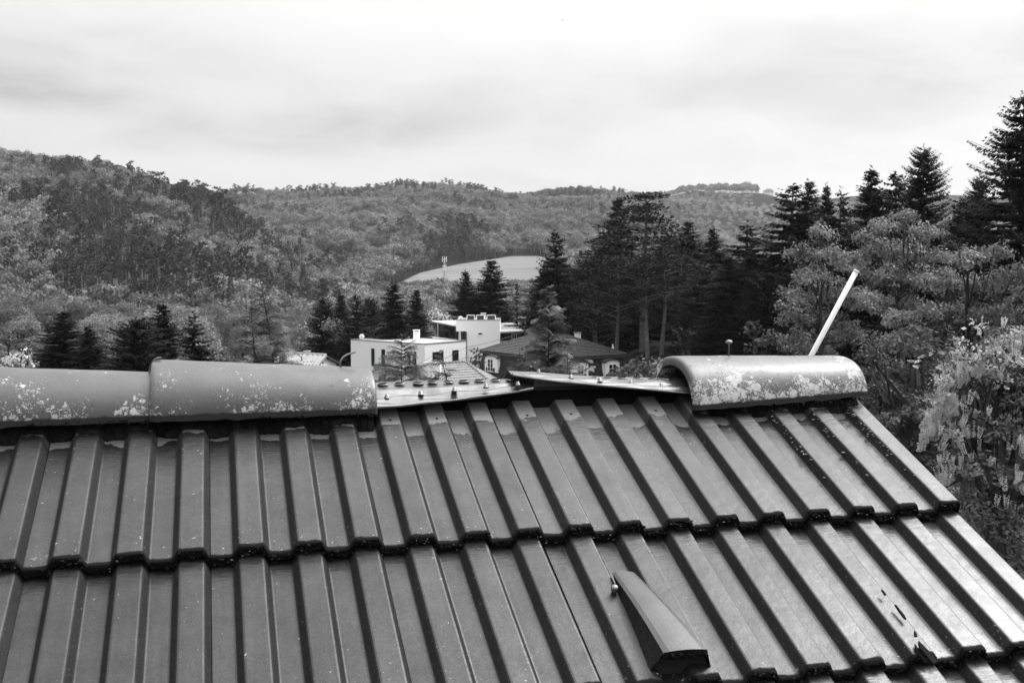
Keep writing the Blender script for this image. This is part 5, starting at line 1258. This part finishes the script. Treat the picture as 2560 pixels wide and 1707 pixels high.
for i, px in enumerate((1400, 1470, 1560, 1650, 1740, 1835, 1930, 2020)):
    tree_at(px, 640+12*(i % 3), 150+5*(i % 2), 170, YEW[i % 2] if i % 3 else SP[i % 3], 14 if i % 3 else 16, 4.4 if i % 3 else 3.2, 'dense_conifer', 'black conifer inside the right hand wood, ' + ('behind the loose spruce at its left edge', 'behind the broad pine left of the great pine', 'behind the thick trunked pine', 'behind the two pale trunked pines', 'between the garden shed and the hazy gap', 'behind the low spruce above the lawn', 'behind the bushy conifer at the lawn end', 'behind the left side of the left chestnut')[i], group='inner conifers of the right hand wood', base=-9)

# the near broadleaf trees on the right
def near_tree(name, lumps_px, label, mat, leaf, clump, D0, cover=1.6, droop=0.0, bark='bark', stems=None, cat='tree', aspect=0.5, zbase=-8, seed=1, updir=0.2):
    g = np.random.default_rng(seed); base = W(stems[0][0], 900, stems[0][1]) if stems else W(lumps_px[0][0], 900, D0)
    base = np.array([base[0], base[1], zbase]); L = []
    for px, py, rpx, D in lumps_px:
        c = W(px, py, D)-base; r = rpx/ppm(D); L.append((c, np.array([r, r, r*0.85])))
    V, F = lump_leaves(L, g, leaf, cover, clump=clump, droop=droop, aspect=aspect, updir=updir)
    r_ = empty(name, base); tag(r_, label, cat); obj('crown', make_mesh(name+'_crown', V, F, M[mat]), r_)
    tr = TB(); top = sum(c for c, _ in L)/len(L); H = max(c[2] for c, _ in L)
    limb(tr, [np.zeros(3), top*np.array([.3, .3, .35]), top*np.array([.8, .8, .8])], [0.02*H+0.05, 0.014*H+0.03, 0.05], 8)
    for c, r in L:
        st = top-np.array([0, 0, 2.2*r[0]]); limb(tr, [st, (st+c)/2+g.normal(0, 0.15, 3), c, c+unit(c-st)*r[0]*0.8], [0.05, 0.035, 0.02, 0.008], 4)
        for _ in range(3): e = c+g.normal(0, 0.6, 3)*r; limb(tr, [(st+c)/2, (c+e)/2+g.normal(0, 0.1, 3), e], [0.025, 0.015, 0.006], 3)
    obj('trunk', tr.mesh(name+'_trunk', M[bark]), r_); return r_
def fill(pxs, D, jitter=1.0, seed=0):
    g = np.random.default_rng(seed); out = []
    for px, py, r in pxs: out.append((px, py, r, D+g.uniform(-jitter, jitter)))
    return out
near_tree('chestnut_tree', fill([(2050, 590, 34), (2010, 640, 40), (2080, 645, 42), (2140, 680, 42), (2030, 700, 48), (1990, 740, 40), (2090, 740, 55), (2150, 760, 45), (2000, 800, 52), (1965, 770, 24), (2080, 820, 60), (2140, 850, 50), (1990, 860, 45), (2040, 890, 50)], 42, 1.4, 1),
          'left chestnut with pale leaf tufts, the white pole crossing in front', 'chestnut', 0.125, 0.30, 42, 1.8, droop=0.45, seed=4)
near_tree('chestnut_tree', fill([(2270, 545, 34), (2220, 575, 42), (2310, 590, 44), (2190, 630, 45), (2260, 640, 55), (2345, 650, 40), (2160, 600, 25), (2220, 700, 58), (2310, 710, 58), (2180, 760, 50), (2260, 780, 60), (2355, 690, 30), (2140, 650, 28)], 44, 1.4, 2),
          'right and taller chestnut with pale leaf tufts against black spruces', 'chestnut', 0.125, 0.30, 44, 1.8, droop=0.45, seed=5)
near_tree('maple_tree', fill([(2420, 660, 48), (2480, 640, 40), (2370, 720, 50), (2450, 730, 60), (2530, 700, 60), (2330, 790, 55), (2400, 800, 60), (2480, 790, 60), (2545, 790, 60), (2280, 850, 55), (2350, 870, 60), (2440, 860, 60), (2600, 740, 70), (2250, 800, 40), (2210, 860, 40), (2530, 860, 60), (2620, 640, 60)], 27, 1.6, 3),
          'feathery light leaved tree at the right edge below the giant spruce', 'maple', 0.09, 0.22, 27, 1.8, droop=0.1, seed=6)
near_tree('shrub', fill([(2240, 930, 50), (2200, 980, 45), (2290, 960, 60), (2180, 900, 40), (2330, 1010, 60), (2260, 1040, 60), (2360, 930, 60), (2210, 1060, 40), (2300, 1100, 70), (2370, 1080, 70), (2170, 1010, 30), (2340, 1170, 70), (2400, 1160, 70), (2290, 880, 40), (2150, 940, 30)], 17, 0.8, 4),
          'dim bushy undergrowth between the roof verge and the blossoming climber', 'shrub', 0.062, 0.14, 17, 2.4, cat='shrub', seed=7)
near_tree('shrub', fill([(1660, 930, 26), (1625, 945, 22), (1700, 915, 30), (1650, 905, 14), (1740, 930, 30)], 24, 0.5, 4),
          'low pale leaved twigs just left of the right ridge tile', 'maple', 0.10, 0.22, 24, 0.5, cat='shrub', seed=8)
for k_, (px_, py_, r_px) in enumerate(((1590, 925, 34), (1655, 920, 30), (1560, 940, 30))):
    near_tree('shrub', fill([(px_, py_, r_px), (px_+30, py_+8, r_px*0.8), (px_-25, py_+10, r_px*0.7)], 70+6*k_, 1, 30+k_), ('dark rounded bush right of the mansard house', 'dark bush low beside the open end of the right ridge tile', 'dark bush under the right corner of the mansard roof')[k_], 'shrub', 0.3, 0.6, 70, 1.5, cat='shrub', seed=40+k_)
near_tree('shrub', fill([(1730, 845, 22), (1700, 865, 18), (1690, 830, 14)], 108, 0.5, 4), 'small round dark bush left of the lawn in front of the shed', 'conifer', 0.4, 0.8, 108, 1.6, cat='shrub', seed=9)
near_tree('shrub', fill([(1905, 862, 22), (1930, 850, 22), (1958, 870, 24), (1880, 875, 12)], 100, 0.5, 4), 'spiky grey bush at the right end of the lawn', 'shrub', 0.4, 0.8, 100, 1.4, cat='shrub', seed=10)
near_tree('small_tree', fill([(1885, 815, 18), (1870, 830, 12), (1902, 826, 12)], 96, 0.4, 4), 'little weeping tree with a bent pale crown above the right end of the lawn', 'shrub', 0.3, 0.5, 96, 0.9, droop=0.8, seed=11)
near_tree('shrub', fill([(1190, 885, 14), (1198, 905, 16), (1183, 905, 10)], 118, 0.4, 4), 'dark bush in the gap between the white tower and the mansard roof', 'shrub', 0.35, 0.5, 118, 1.3, cat='shrub', seed=12)
near_tree('small_tree', fill([(800, 880, 34), (850, 850, 30), (880, 830, 28), (830, 815, 26), (870, 880, 30), (905, 850, 26), (780, 910, 25)], 152, 3, 4), 'fine twigged grey tree between the gabled house and the black conifers', 'mid_leaf', 0.42, 0.9, 152, 1.3, seed=13)
near_tree('small_tree', fill([(740, 870, 26), (770, 855, 24), (710, 850, 22), (760, 830, 18)], 162, 3, 4), 'pale budding tree just above the roof of the gabled house', 'pale_leaf', 0.42, 0.9, 162, 1.3, seed=14)
near_tree('blossom_tree', fill([(1085, 785, 16), (1105, 795, 16), (1070, 800, 12), (1125, 805, 12)], 175, 2, 4), 'bright pale blossoming tree behind the upper roof slab of the white house', 'blossom_tree', 0.45, 0.9, 175, 1.2, seed=15)
near_tree('blossom_tree', fill([(762, 815, 9), (778, 822, 9)], 168, 1, 4), 'small bright blossoming tree at the left foot of the rounded black conifer', 'blossom_tree', 0.4, 0.8, 168, 0.9, seed=16)
near_tree('weeping_tree', fill([(40, 895, 26), (65, 910, 24), (20, 915, 20), (55, 880, 14)], 60, 1, 4), 'pale weeping tree low at the left edge above the ridge tiles', 'blossom_tree', 0.22, 0.5, 60, 0.7, droop=0.9, seed=17)

# wisteria: a leafy mass hung with pale racemes
wl_ = fill([(2430, 900, 60), (2520, 860, 60), (2390, 960, 60), (2480, 960, 70), (2560, 940, 70), (2380, 1050, 60), (2450, 1070, 80), (2540, 1060, 80), (2430, 1180, 80), (2530, 1200, 90), (2470, 1300, 90), (2560, 1330, 90), (2420, 1290, 60), (2520, 1420, 80), (2600, 1450, 90), (2620, 1000, 80), (2620, 1200, 90)], 9.3, 0.25, 8)
ws = near_tree('wisteria', wl_, 'large climber with hanging pale blossom clusters at the right edge', 'wleaf', 0.045, 0.10, 9.3, 2.2, cat='climber', seed=20, zbase=-8, aspect=0.4)
g = np.random.default_rng(31); L = []
for px, py, rp, D in fill([(2575, 845, 30), (2530, 850, 24), (2490, 868, 26), (2450, 885, 24), (2410, 900, 28), (2375, 925, 26), (2350, 960, 26), (2335, 1000, 24), (2325, 1040, 20), (2440, 820, 18), (2400, 860, 16), (2470, 930, 26), (2420, 960, 22), (2540, 905, 20), (2500, 960, 16), (2380, 1090, 22)], 8.95, 0.12, 21):
    r = rp/ppm(D); L.append((W(px, py, D)-np.array(ws.location), np.array([r, r, r*0.9])))
V, F = lump_leaves(L, g, 0.038, 1.4, clump=0.07, aspect=0.5, surf=0.5); obj('young_leaves', make_mesh('young_leaves', V, F, M['bright_leaf']), ws)
def raceme(seed):
    g = np.random.default_rng(seed); m_ = 230; t = g.random(m_)**0.8; rad = 0.027*(1-t)**0.6+0.004
    a = g.uniform(0, 6.28, m_); P = np.stack([np.cos(a)*rad*g.uniform(.5, 1, m_), np.sin(a)*rad*g.uniform(.5, 1, m_), -t*0.24], 1)
    d = unitv(np.stack([np.cos(a), np.sin(a), np.full(m_, -0.3)], 1)+g.normal(0, 0.3, (m_, 3)))
    V, F = leafs(P, d, 0.014, 0.0065, g); return make_mesh('flower_cluster', V, F, M['blossom'])
RC = [raceme(k) for k in range(4)]
g = np.random.default_rng(77)
for k in range(280):
    # bright swathe running from the top right down the left side of the mass
    s = g.random()
    if s < 0.16: q = g.random(); px, py = 2575-230*q+g.normal(0, 12), 855+70*q+g.normal(0, 22)+60*q*q
    elif s < 0.45: q = g.random(); px, py = 2395-90*q+g.normal(0, 8), 925+185*q+g.normal(0, 10)
    elif s < 0.85: q = g.random(); px, py = 2370+g.normal(15, 32)*(1-0.4*q), 985+230*q
    elif s < 0.93: px, py = 2552+g.normal(0, 6), g.uniform(1080, 1230)
    else: px, py = g.uniform(2380, 2560), g.uniform(1000, 1320)
    if px < 2296: continue
    P = W(px, py-15, 9.3-g.uniform(0.15, 0.45)); s = g.uniform(0.3, 0.7)
    o = obj('flower_cluster', RC[k % 4], ws); o.location = Vector(P)-ws.location; o.rotation_euler = (g.normal(0, .3), g.normal(0, .3), g.uniform(0, 6)); o.scale = (s*1.25, s*1.25, s*g.uniform(0.5, 0.9))
# a few sprigs of white blossom reaching left
for k, (px, py) in enumerate(((2300, 900), (2315, 888), (2330, 882), (2345, 880), (2372, 880), (2390, 876), (2296, 918), (2290, 905), (2360, 884))):
    P = W(px, py, 9.0); o = obj('flower_cluster', RC[k % 4], ws); o.location = Vector(P)-ws.location; o.rotation_euler = (R(70), 0.3*k, k); o.scale = (0.35, 0.35, 0.28)

# ---------------------------------------------------------------- cypress tips behind the ridge
def cypress(name, label, px, ytop, ybot, D, half, seed, n_br=26, bend=0.0, dens=1.0, lower_dark=False):
    g = np.random.default_rng(seed); top = W(px, ytop, D); bot = W(px+bend*40, ybot, D); zb_ = -8.0; Hs = top[2]-bot[2]; base = np.array([bot[0], bot[1], zb_])
    def stem(z): q = np.clip((z-bot[2])/Hs, 0, 1)[..., None] if isinstance(z, np.ndarray) else max(0, min(1, (z-bot[2])/Hs)); return bot[:2]*(1-q)+top[:2]*q+np.sin(np.asarray(q)*3)*0.012
    tr = TB(); limb(tr, [np.array([*stem(z), z])-base for z in np.linspace(-8, top[2]-0.03, 16)], list(np.linspace(0.07, 0.003, 16)), 6)
    C_, Dn, Ls, Ws, Hn = [], [], [], [], []
    zz = np.linspace(top[2]-0.02, bot[2]-0.9, int(n_br*1.8)); hw = half/ppm(D)
    for i, z in enumerate(zz):
        q = (top[2]-z)/Hs; Lb = hw*min(1.25, 0.12+0.88*q**0.8)*g.uniform(0.7, 1.15)
        for b_ in range(3 if q > 0.25 else 2):
            a = g.uniform(0, 6.28); o = np.array([math.cos(a), math.sin(a), 0]); sd_ = np.array([-o[1], o[0], 0]); P0 = np.array([*stem(z), z])-base
            rise = g.uniform(0.25, 0.9)*(1-0.45*min(q, 1)); curl = g.uniform(-0.55, -0.1)
            m_ = max(5, int(Lb/0.02*dens)); t = np.linspace(0.08, 1, m_); P = P0+o*(Lb*t)[:, None]+np.array([0, 0, 1.])*(Lb*(rise*t+curl*t*t))[:, None]
            limb(tr, [P0, P[m_//2], P[-1]], [0.006, 0.004, 0.0015], 3)
            tilt = g.uniform(-0.9, 0.9); nrm = unit(np.array([0, 0, 1.])*math.cos(tilt)+sd_*math.sin(tilt))
            for s in (-1, 1):
                td = unitv(o*0.95+np.cross(nrm, o)*s*0.75+g.normal(0, 0.10, (m_, 3))+np.array([0, 0, -0.10])); tl = Lb*0.42*np.sin(math.pi*(0.12+0.80*t))*g.uniform(0.75, 1.1, m_)+0.012
                for w_ in np.linspace(0.0, 0.86, 6):      # scale leaves in feathery rows on each twig
                    Q = P+td*(tl*w_)[:, None]+np.array([0, 0, -0.25])*((tl*w_)**1.0*w_)[:, None]
                    for s2 in (-1, 1):
                        dd = unitv(td+np.cross(nrm, td)*s2*0.55+g.normal(0, 0.12, (m_, 3))); C_.append(Q); Dn.append(dd); Ls.append(np.minimum(0.05, tl*0.42)*g.uniform(0.6, 1.2, m_)*(1.05-w_*0.5)); Ws.append(np.full(m_, 0.0040)); Hn.append(np.tile(nrm*1.5, (m_, 1)))
    V, F = leafs(np.concatenate(C_), np.concatenate(Dn), np.concatenate(Ls), np.concatenate(Ws), g, np.concatenate(Hn))
    r_ = empty(name, base); tag(r_, label, 'tree'); obj('foliage', make_mesh(name+'_foliage', V, F, M['cypress']), r_); obj('stem', tr.mesh(name+'_stem', M['bark']), r_); return r_
cypress('cypress_tree', 'feathery symmetrical conifer tip in front of the white house', 1004, 836, 960, 11.5, 88, 3, 22)
cypress('cypress_tree', 'thin conifer tip bent over to the left before the small tiled roof', 1096, 874, 960, 11.0, 52, 5, 12, bend=0.9)
cypress('cypress_tree', 'tallest cypress tip, dark and ragged, rising before the mansard roof', 1370, 712, 950, 12.0, 78, 7, 46)
cypress('cypress_tree', 'short twiggy conifer tip left of the tallest cypress', 1298, 868, 960, 11.6, 48, 8, 10)
cypress('cypress_tree', 'short twiggy conifer tip right of the tallest cypress', 1418, 872, 960, 11.6, 52, 9, 12)
cypress('cypress_tree', 'small spray of cypress leaning right before the arched dormers', 1468, 898, 960, 11.4, 46, 10, 8, bend=-0.5)
cypress('cypress_tree', 'tall thin cypress leader against the wooded hill on the left', 648, 690, 930, 12.5, 74, 12, 30, bend=1.0, dens=0.8)
cypress('cypress_tree', 'shorter pale cypress leader left of the tall thin one', 625, 748, 930, 12.2, 62, 13, 22, bend=0.3, dens=0.8)

# ---------------------------------------------------------------- valley trees, one by one
BL = [broadleaf('broadleaf', 10, 4.4, 71), broadleaf('broadleaf', 10, 4.4, 72, 'mid_leaf'), broadleaf('broadleaf', 10, 4.4, 73), broadleaf('broadleaf', 10, 4.4, 74, 'mid_leaf', nl=12)]
g = np.random.default_rng(99); n = 0
vt = []
for _ in range(2000):
    if len(vt) >= 80: break
    px = g.uniform(-150, 1330); D = 105+g.random()**0.7*215
    if 1060 < px and D < 185: continue
    if 640 < px < 1130 and D < 165: continue
    x = (px-1280)/F_PX*D
    if any((x-a)**2+(D-b)**2 < 56 for a, b, _ in vt): continue
    vt.append((x, D, px))
vt.sort(key=lambda t: -t[1])
MARKS = [(-60, 'outside the left edge beyond the weeping tree'), (40, 'above the pale weeping tree'), (158, 'by the leftmost black spruce'), (240, 'by the short black spruce'), (338, 'by the broad bushy conifer'), (404, 'by the pointed spruce over the left ridge tile'), (485, 'by the small open spruce'), (560, 'between the open spruce and the thin cypress leaders'), (640, 'behind the thin cypress leaders'), (730, 'above the gabled house'), (810, 'by the rounded black conifer'), (890, 'behind the white house dish'), (984, 'by the spruce over the white chimney'), (1085, 'by the pale blossoming tree'), (1195, 'by the two tall field spruces'), (1292, 'by the narrow spruce')]
used_labels = {}
def vlabel(px, D, k, H):
    mk = min(MARKS, key=lambda t: abs(t[0]-px)); side = 'left, ' if px < mk[0]-12 else ('right, ' if px > mk[0]+12 else '')
    dep = 'nearest' if D < 150 else ('near' if D < 195 else ('middle' if D < 245 else ('far' if D < 285 else 'farthest')))
    lab = f"{('pale', 'grey')[k % 2]} {'tall' if H > 8.8 else 'low'} {dep} row broadleaf tree, {side}{mk[1]}"
    return lab
for x, D, px in vt:
    H = g.uniform(7, 10.5); P = W(px, 691, D); z = float(terrain(px, D)); k = int(g.integers(0, 4)); s = g.uniform(0.8, 1.15)
    if vlabel(px, D, k, H) in used_labels: continue
    used_labels[vlabel(px, D, k, H)] = 1
    plant('broadleaf_tree', BL[k], P[0], P[1], z-0.1, vlabel(px, D, k, H), group='broadleaf trees on the valley floor', scale=(s, s, H/10))

# ---------------------------------------------------------------- the woods on the hills
def source(name, me):      # geometry for the wood below, kept out of the scene itself
    return bpy.data.objects.new(name, me)
def far_broad(seed, mat='forest_broad', R_=4.6, H=11, leaf=0.85):
    g = np.random.default_rng(seed); L = []
    L.append((np.array([0, 0, H*0.52]), np.array([1, 1, 0.85])*R_*0.68))
    for k in range(7):
        a = k*0.9+g.uniform(-.3, .3); rr_ = R_*0.62*g.random()**0.4; L.append((np.array([math.cos(a)*rr_, math.sin(a)*rr_, H*g.uniform(0.66, 0.84)-rr_*0.55]), np.array([1, 1, 0.8])*R_*g.uniform(0.30, 0.44)))
    tb = TB(); V, F = lump_leaves(L, g, leaf, 0.75, clump=1.1, aspect=0.7, surf=0.9); tb.add(V, F)
    V, F = quads(np.array([[0, 0, H*0.3], [0, 0, H*0.3]]), np.array([[0.22, 0, 0], [0, 0.22, 0]]), np.array([[0, 0, H*0.32], [0, 0, H*0.32]])); tb.add(V, F)
    return tb.mesh('far_crown', M[mat])
def far_pine(seed):
    g = np.random.default_rng(seed); tb = TB(); H = 14
    C_, Dn, Ls = [], [], []
    for k in range(7):
        a = g.uniform(0, 6.28); rr_ = g.uniform(0.3, 2.2); c = np.array([math.cos(a)*rr_, math.sin(a)*rr_, H*(0.62+0.36*k/6)]); pr = g.uniform(1.3, 2.3)*(1.1-0.4*k/6); m_ = 42
        u = unitv(g.normal(size=(m_, 3)))*(g.random(m_)**0.4)[:, None]; C_.append(c+u*np.array([pr, pr, pr*0.35])); Dn.append(unitv(u*np.array([1, 1, 0.3])+[0, 0, 0.3])); Ls.append(g.uniform(0.5, 1.1, m_))
    V, F = leafs(np.concatenate(C_), np.concatenate(Dn), np.concatenate(Ls), np.concatenate(Ls)*0.35, g, np.tile([0, 0, 1.], (sum(map(len, Ls)), 1))); tb.add(V, F)
    return tb.mesh('far_pine', M['forest_pine'])
def far_trunk():
    m = MB(); m.tube([(0, 0, 0), (0.1, 0, 5), (0, 0.1, 10)], [0.26, 0.22, 0.14], 5, cap=False); return m.mesh('far_trunk', M['bark_far'])
def far_spruce(seed):
    g = np.random.default_rng(seed); m_ = 420; z = 13*(g.random(m_)**0.8); rr_ = (1-z/13.2)*2.9*g.uniform(0.55, 1.05, m_)+0.1; a = g.uniform(0, 6.28, m_)
    P = np.stack([np.cos(a)*rr_*0.7, np.sin(a)*rr_*0.7, z+1], 1); d = unitv(np.stack([np.cos(a), np.sin(a), np.full(m_, -0.5)], 1)+g.normal(0, .2, (m_, 3)))
    V, F = leafs(P, d, g.uniform(0.7, 1.2, m_), 0.32, g, np.tile([0, 0, 1.], (m_, 1))); return make_mesh('far_spruce', V, F, M['forest_pine'])
SRC_B = [source('far_crown', far_broad(k)) for k in range(4)]
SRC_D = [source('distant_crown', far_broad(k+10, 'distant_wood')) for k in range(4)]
SRC_P = [source('far_pine', far_pine(k)) for k in range(3)]
SRC_S = [source('far_spruce', far_spruce(3))]
SRC_T = [source('far_trunk', far_trunk())]
def instancer(name, pts, scl, rot, src_idx, srcs):
    me = bpy.data.meshes.new(name); me.vertices.add(len(pts)); me.vertices.foreach_set('co', np.asarray(pts, np.float32).ravel())
    for nm, ty, dat in (('size', 'FLOAT_VECTOR', scl), ('turn', 'FLOAT', rot), ('kind_of_tree', 'INT', src_idx)):
        a = me.attributes.new(nm, ty, 'POINT'); a.data.foreach_set('vector' if ty == 'FLOAT_VECTOR' else 'value', np.asarray(dat, np.int32 if ty == 'INT' else np.float32).ravel())
    o = obj(name, me); ng = bpy.data.node_groups.new(name, 'GeometryNodeTree')
    ng.interface.new_socket('Geometry', in_out='INPUT', socket_type='NodeSocketGeometry'); ng.interface.new_socket('Geometry', in_out='OUTPUT', socket_type='NodeSocketGeometry')
    gi = ng.nodes.new('NodeGroupInput'); go = ng.nodes.new('NodeGroupOutput'); jn = ng.nodes.new('GeometryNodeJoinGeometry')
    def attr(nm, ty): n_ = ng.nodes.new('GeometryNodeInputNamedAttribute'); n_.data_type = ty; n_.inputs['Name'].default_value = nm; return n_.outputs['Attribute']
    cb = ng.nodes.new('ShaderNodeCombineXYZ'); ng.links.new(attr('turn', 'FLOAT'), cb.inputs[2])
    for i, s in enumerate(srcs):
        oi = ng.nodes.new('GeometryNodeObjectInfo'); oi.inputs['Object'].default_value = s; oi.inputs['As Instance'].default_value = True
        cp = ng.nodes.new('FunctionNodeCompare'); cp.data_type = 'INT'; cp.operation = 'EQUAL'; ng.links.new(attr('kind_of_tree', 'INT'), cp.inputs[2]); cp.inputs[3].default_value = i
        ip = ng.nodes.new('GeometryNodeInstanceOnPoints'); ng.links.new(gi.outputs[0], ip.inputs['Points']); ng.links.new(cp.outputs[0], ip.inputs['Selection']); ng.links.new(oi.outputs['Geometry'], ip.inputs['Instance'])
        ng.links.new(cb.outputs[0], ip.inputs['Rotation']); ng.links.new(attr('size', 'FLOAT_VECTOR'), ip.inputs['Scale']); ng.links.new(ip.outputs[0], jn.inputs[0])
    ng.links.new(jn.outputs[0], go.inputs[0]); md = o.modifiers.new('trees', 'NODES'); md.node_group = ng; return o
def smooth_noise(X, D, s, ph):
    return np.sin(X/s+ph)*np.sin(D/s*0.9+ph*2.1)+0.6*np.sin(X/s*2.3+D/s*1.1+ph)+0.4*np.sin(X/s*0.9-D/s*2.7+ph*3)
def scatter(p0, p1, d0, d1, spacing, seed, cond):
    g = np.random.default_rng(seed)
    X0, X1 = (p0-1280)/F_PX*d1, (p1-1280)/F_PX*d1
    xs = np.arange(min(X0, (p0-1280)/F_PX*d0), max(X1, (p1-1280)/F_PX*d0), spacing); ds = np.arange(d0, d1, spacing*0.9)
    X, D = np.meshgrid(xs, ds); X = X+g.uniform(-.45, .45, X.shape)*spacing; D = D+g.uniform(-.45, .45, D.shape)*spacing; X, D = X.ravel(), D.ravel(); P = 1280+X*F_PX/D
    k = (P > p0) & (P < p1) & cond(P, D, X); return P[k], D[k], X[k], g
# wooded left hill
def wood(name, label, p0, p1, d0, d1, spacing, seed, cond, pine_f, smin=0.7, smax=1.35, trunks=True, broad=None):
    P, D, X, g = scatter(p0, p1, d0, d1, spacing, seed, cond); n = len(P)
    z = terrain(P, D); pts = to_world(P, D, z-0.5)
    pf = pine_f(P, D, X)+0.42*smooth_noise(X, D, 38, seed); isp = pf+g.normal(0, 0.22, n) > 0.5
    kind = np.where(isp, 4+g.integers(0, 3, n), g.integers(0, 4, n)); kind = np.where(isp & (g.random(n) < 0.10) & (z < 60), 7, kind)
    big = 1+0.22*smooth_noise(X, D, 25, seed+1); s = g.uniform(smin, smax, n)*np.clip(big, 0.7, 1.35)
    crest = (z > 58) | (D > 1380); s = np.where(crest, np.clip(s, 0.75, 1.0), s)
    sc_ = np.stack([s*g.uniform(.9, 1.1, n), s*g.uniform(.9, 1.1, n), s*g.uniform(.85, 1.15, n)], 1)
    srcs = (broad or SRC_B)+SRC_P+SRC_S
    if trunks:
        tsel = (isp & (g.random(n) < 0.8)) | (g.random(n) < 0.25); tp = pts[tsel]; pts = np.concatenate([pts, tp]); kind = np.concatenate([kind, np.full(len(tp), 8)]); sc_ = np.concatenate([sc_, sc_[tsel]*np.array([1, 1, 1.0])]); srcs = srcs+SRC_T
    o = instancer(name, pts, sc_, g.uniform(0, 6.28, len(pts)), kind, srcs); tag(o, label, 'wood', kind='stuff'); print(name, n); return o
def pf_left(P, D, X):
    a = np.exp(-((P-470+0.35*(D-500))/330)**2)*0.75*(D > 400)*(D < 760); return a-0.25*(P < 120)+0.9*(D < 400)*(P < 600)*0.55-0.5*(D < 350)
wood('left_hill_wood', 'mixed wood of pale broadleaf and dark pine covering the left hill', -1150, 900, 325, 880, 6.5, 5, lambda P, D, X: (P < 560) | (D < 830-0*P), pf_left, 0.55, 1.12)
def pf_mid(P, D, X): return -0.35+0.9*np.exp(-((P-1130)/120)**2)*(D < 1000)+0.35*(D > 1350)+0.25*(P < 1250)*(D > 1150)
wood('middle_hill_wood', 'pale spring wood covering the long middle ridge behind the field', 440, 1800, 515, 1680, 9.6, 6, lambda P, D, X: ~((P > 965) & (P < 1382) & (D < field_top(P)+5)) & ((D > 835) | (P > 880)), pf_mid, 0.85, 1.35, False)
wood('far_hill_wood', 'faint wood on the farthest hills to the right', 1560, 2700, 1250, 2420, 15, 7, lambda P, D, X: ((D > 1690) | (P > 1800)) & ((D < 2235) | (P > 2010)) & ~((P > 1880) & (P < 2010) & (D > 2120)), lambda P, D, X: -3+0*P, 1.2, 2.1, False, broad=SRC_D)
# tall bare-stemmed beeches on the far crest, left of the hilltop house
P_ = np.concatenate([np.linspace(1642, 1890, 170)+np.random.default_rng(1).normal(0, 3, 170)]); D_ = 2270+np.random.default_rng(2).uniform(-40, 20, len(P_)); hh = np.interp(P_, [1640, 1700, 1770, 1800, 1830, 1870, 1890], [1.3, 1.6, 1.7, 2.3, 1.9, 2.5, 1.6])
pts = to_world(P_, D_, terrain(P_, D_)); kk = np.random.default_rng(3).integers(0, 4, len(P_)); hh = hh*np.random.default_rng(8).uniform(0.75, 1.08, len(P_)); sc_ = np.stack([hh*0.8, hh*0.8, hh], 1)
o = instancer('crest_trees', np.concatenate([pts, pts]), np.concatenate([sc_, sc_]), np.random.default_rng(4).uniform(0, 6, 2*len(P_)), np.concatenate([kk, np.full(len(P_), 4)]), SRC_B+SRC_T); tag(o, 'row of tall trees on the far crest left of the hilltop house', 'trees', kind='stuff')
# scrub along the field's lower edge and round the mast
P_, D_, X_, g = scatter(930, 1420, 440, 545, 7, 12, lambda P, D, X: D < 535+15*np.sin(P/40)); pts = to_world(P_, D_, terrain(P_, D_)-0.5); s = g.uniform(0.55, 0.9, len(P_))
o = instancer('field_edge_trees', pts, np.stack([s, s, s*0.8], 1), g.uniform(0, 6, len(P_)), g.integers(0, 4, len(P_)), SRC_B); tag(o, 'belt of pale trees along the lower edge of the field', 'trees', kind='stuff')
P_, D_, X_, g = scatter(300, 1500, 300, 450, 7.5, 13, lambda P, D, X: (P > 900) | (D < 330)); pts = to_world(P_, D_, terrain(P_, D_)-0.5); s = g.uniform(0.7, 1.1, len(P_))
o = instancer('valley_wood', pts, np.stack([s, s, s*0.9], 1), g.uniform(0, 6, len(P_)), g.integers(0, 4, len(P_)), SRC_B); tag(o, 'pale wood on the valley floor beyond the white house', 'wood', kind='stuff')
P_, D_, X_, g = scatter(-1600, 1560, 60, 330, 4.6, 15, lambda P, D, X: ((D > 165) | (P < 640)) & ((D > 95) | (P < 640))); pts = to_world(P_, D_, terrain(P_, D_)-0.6); s = g.uniform(0.22, 0.42, len(P_))
o = instancer('valley_undergrowth', pts, np.stack([s, s, s*0.75], 1), g.uniform(0, 6, len(P_)), g.integers(0, 4, len(P_)), SRC_B); tag(o, 'bushes and undergrowth covering the valley floor between the trees', 'bushes', kind='stuff')
P_, D_, X_, g = scatter(-1200, 4200, 13, 62, 1.5, 16, lambda P, D, X: (D > 13)); pts = to_world(P_, D_, terrain(P_, D_)-0.25); s = g.uniform(0.07, 0.14, len(P_))
o = instancer('garden_shrubbery', pts, np.stack([s, s, s*0.8], 1), g.uniform(0, 6, len(P_)), g.integers(0, 4, len(P_)), SRC_B); tag(o, 'low shrubbery and ground cover in the gardens below the roof', 'bushes', kind='stuff')
P_, D_, X_, g = scatter(1500, 2900, 170, 520, 10, 14, lambda P, D, X: D > 0); pts = to_world(P_, D_, terrain(P_, D_)-0.5); s = g.uniform(0.7, 1.2, len(P_))
o = instancer('back_wood', pts, np.stack([s, s, s*0.8], 1), g.uniform(0, 6, len(P_)), g.integers(0, 8, len(P_)), SRC_B+SRC_P+SRC_S); tag(o, 'unlit wood behind the dark conifers on the right', 'wood', kind='stuff')

print('POLYS', sum(len(m_.polygons) for m_ in bpy.data.meshes))
# ---------------------------------------------------------------- haze
hz = MB(); hz.box((600, 2600, 145), (7500, 8200, 195))
m, t, out = new_mat('haze_air')
pv = N(t, 'ShaderNodeVolumePrincipled', inp={'Color': (0.95, 0.95, 0.95, 1), 'Density': 0.62e-4, 'Anisotropy': 0.2}); link(t, pv.outputs[0], out.inputs['Volume'])
o = obj('haze', hz.mesh('haze', m)); tag(o, kind='stuff')
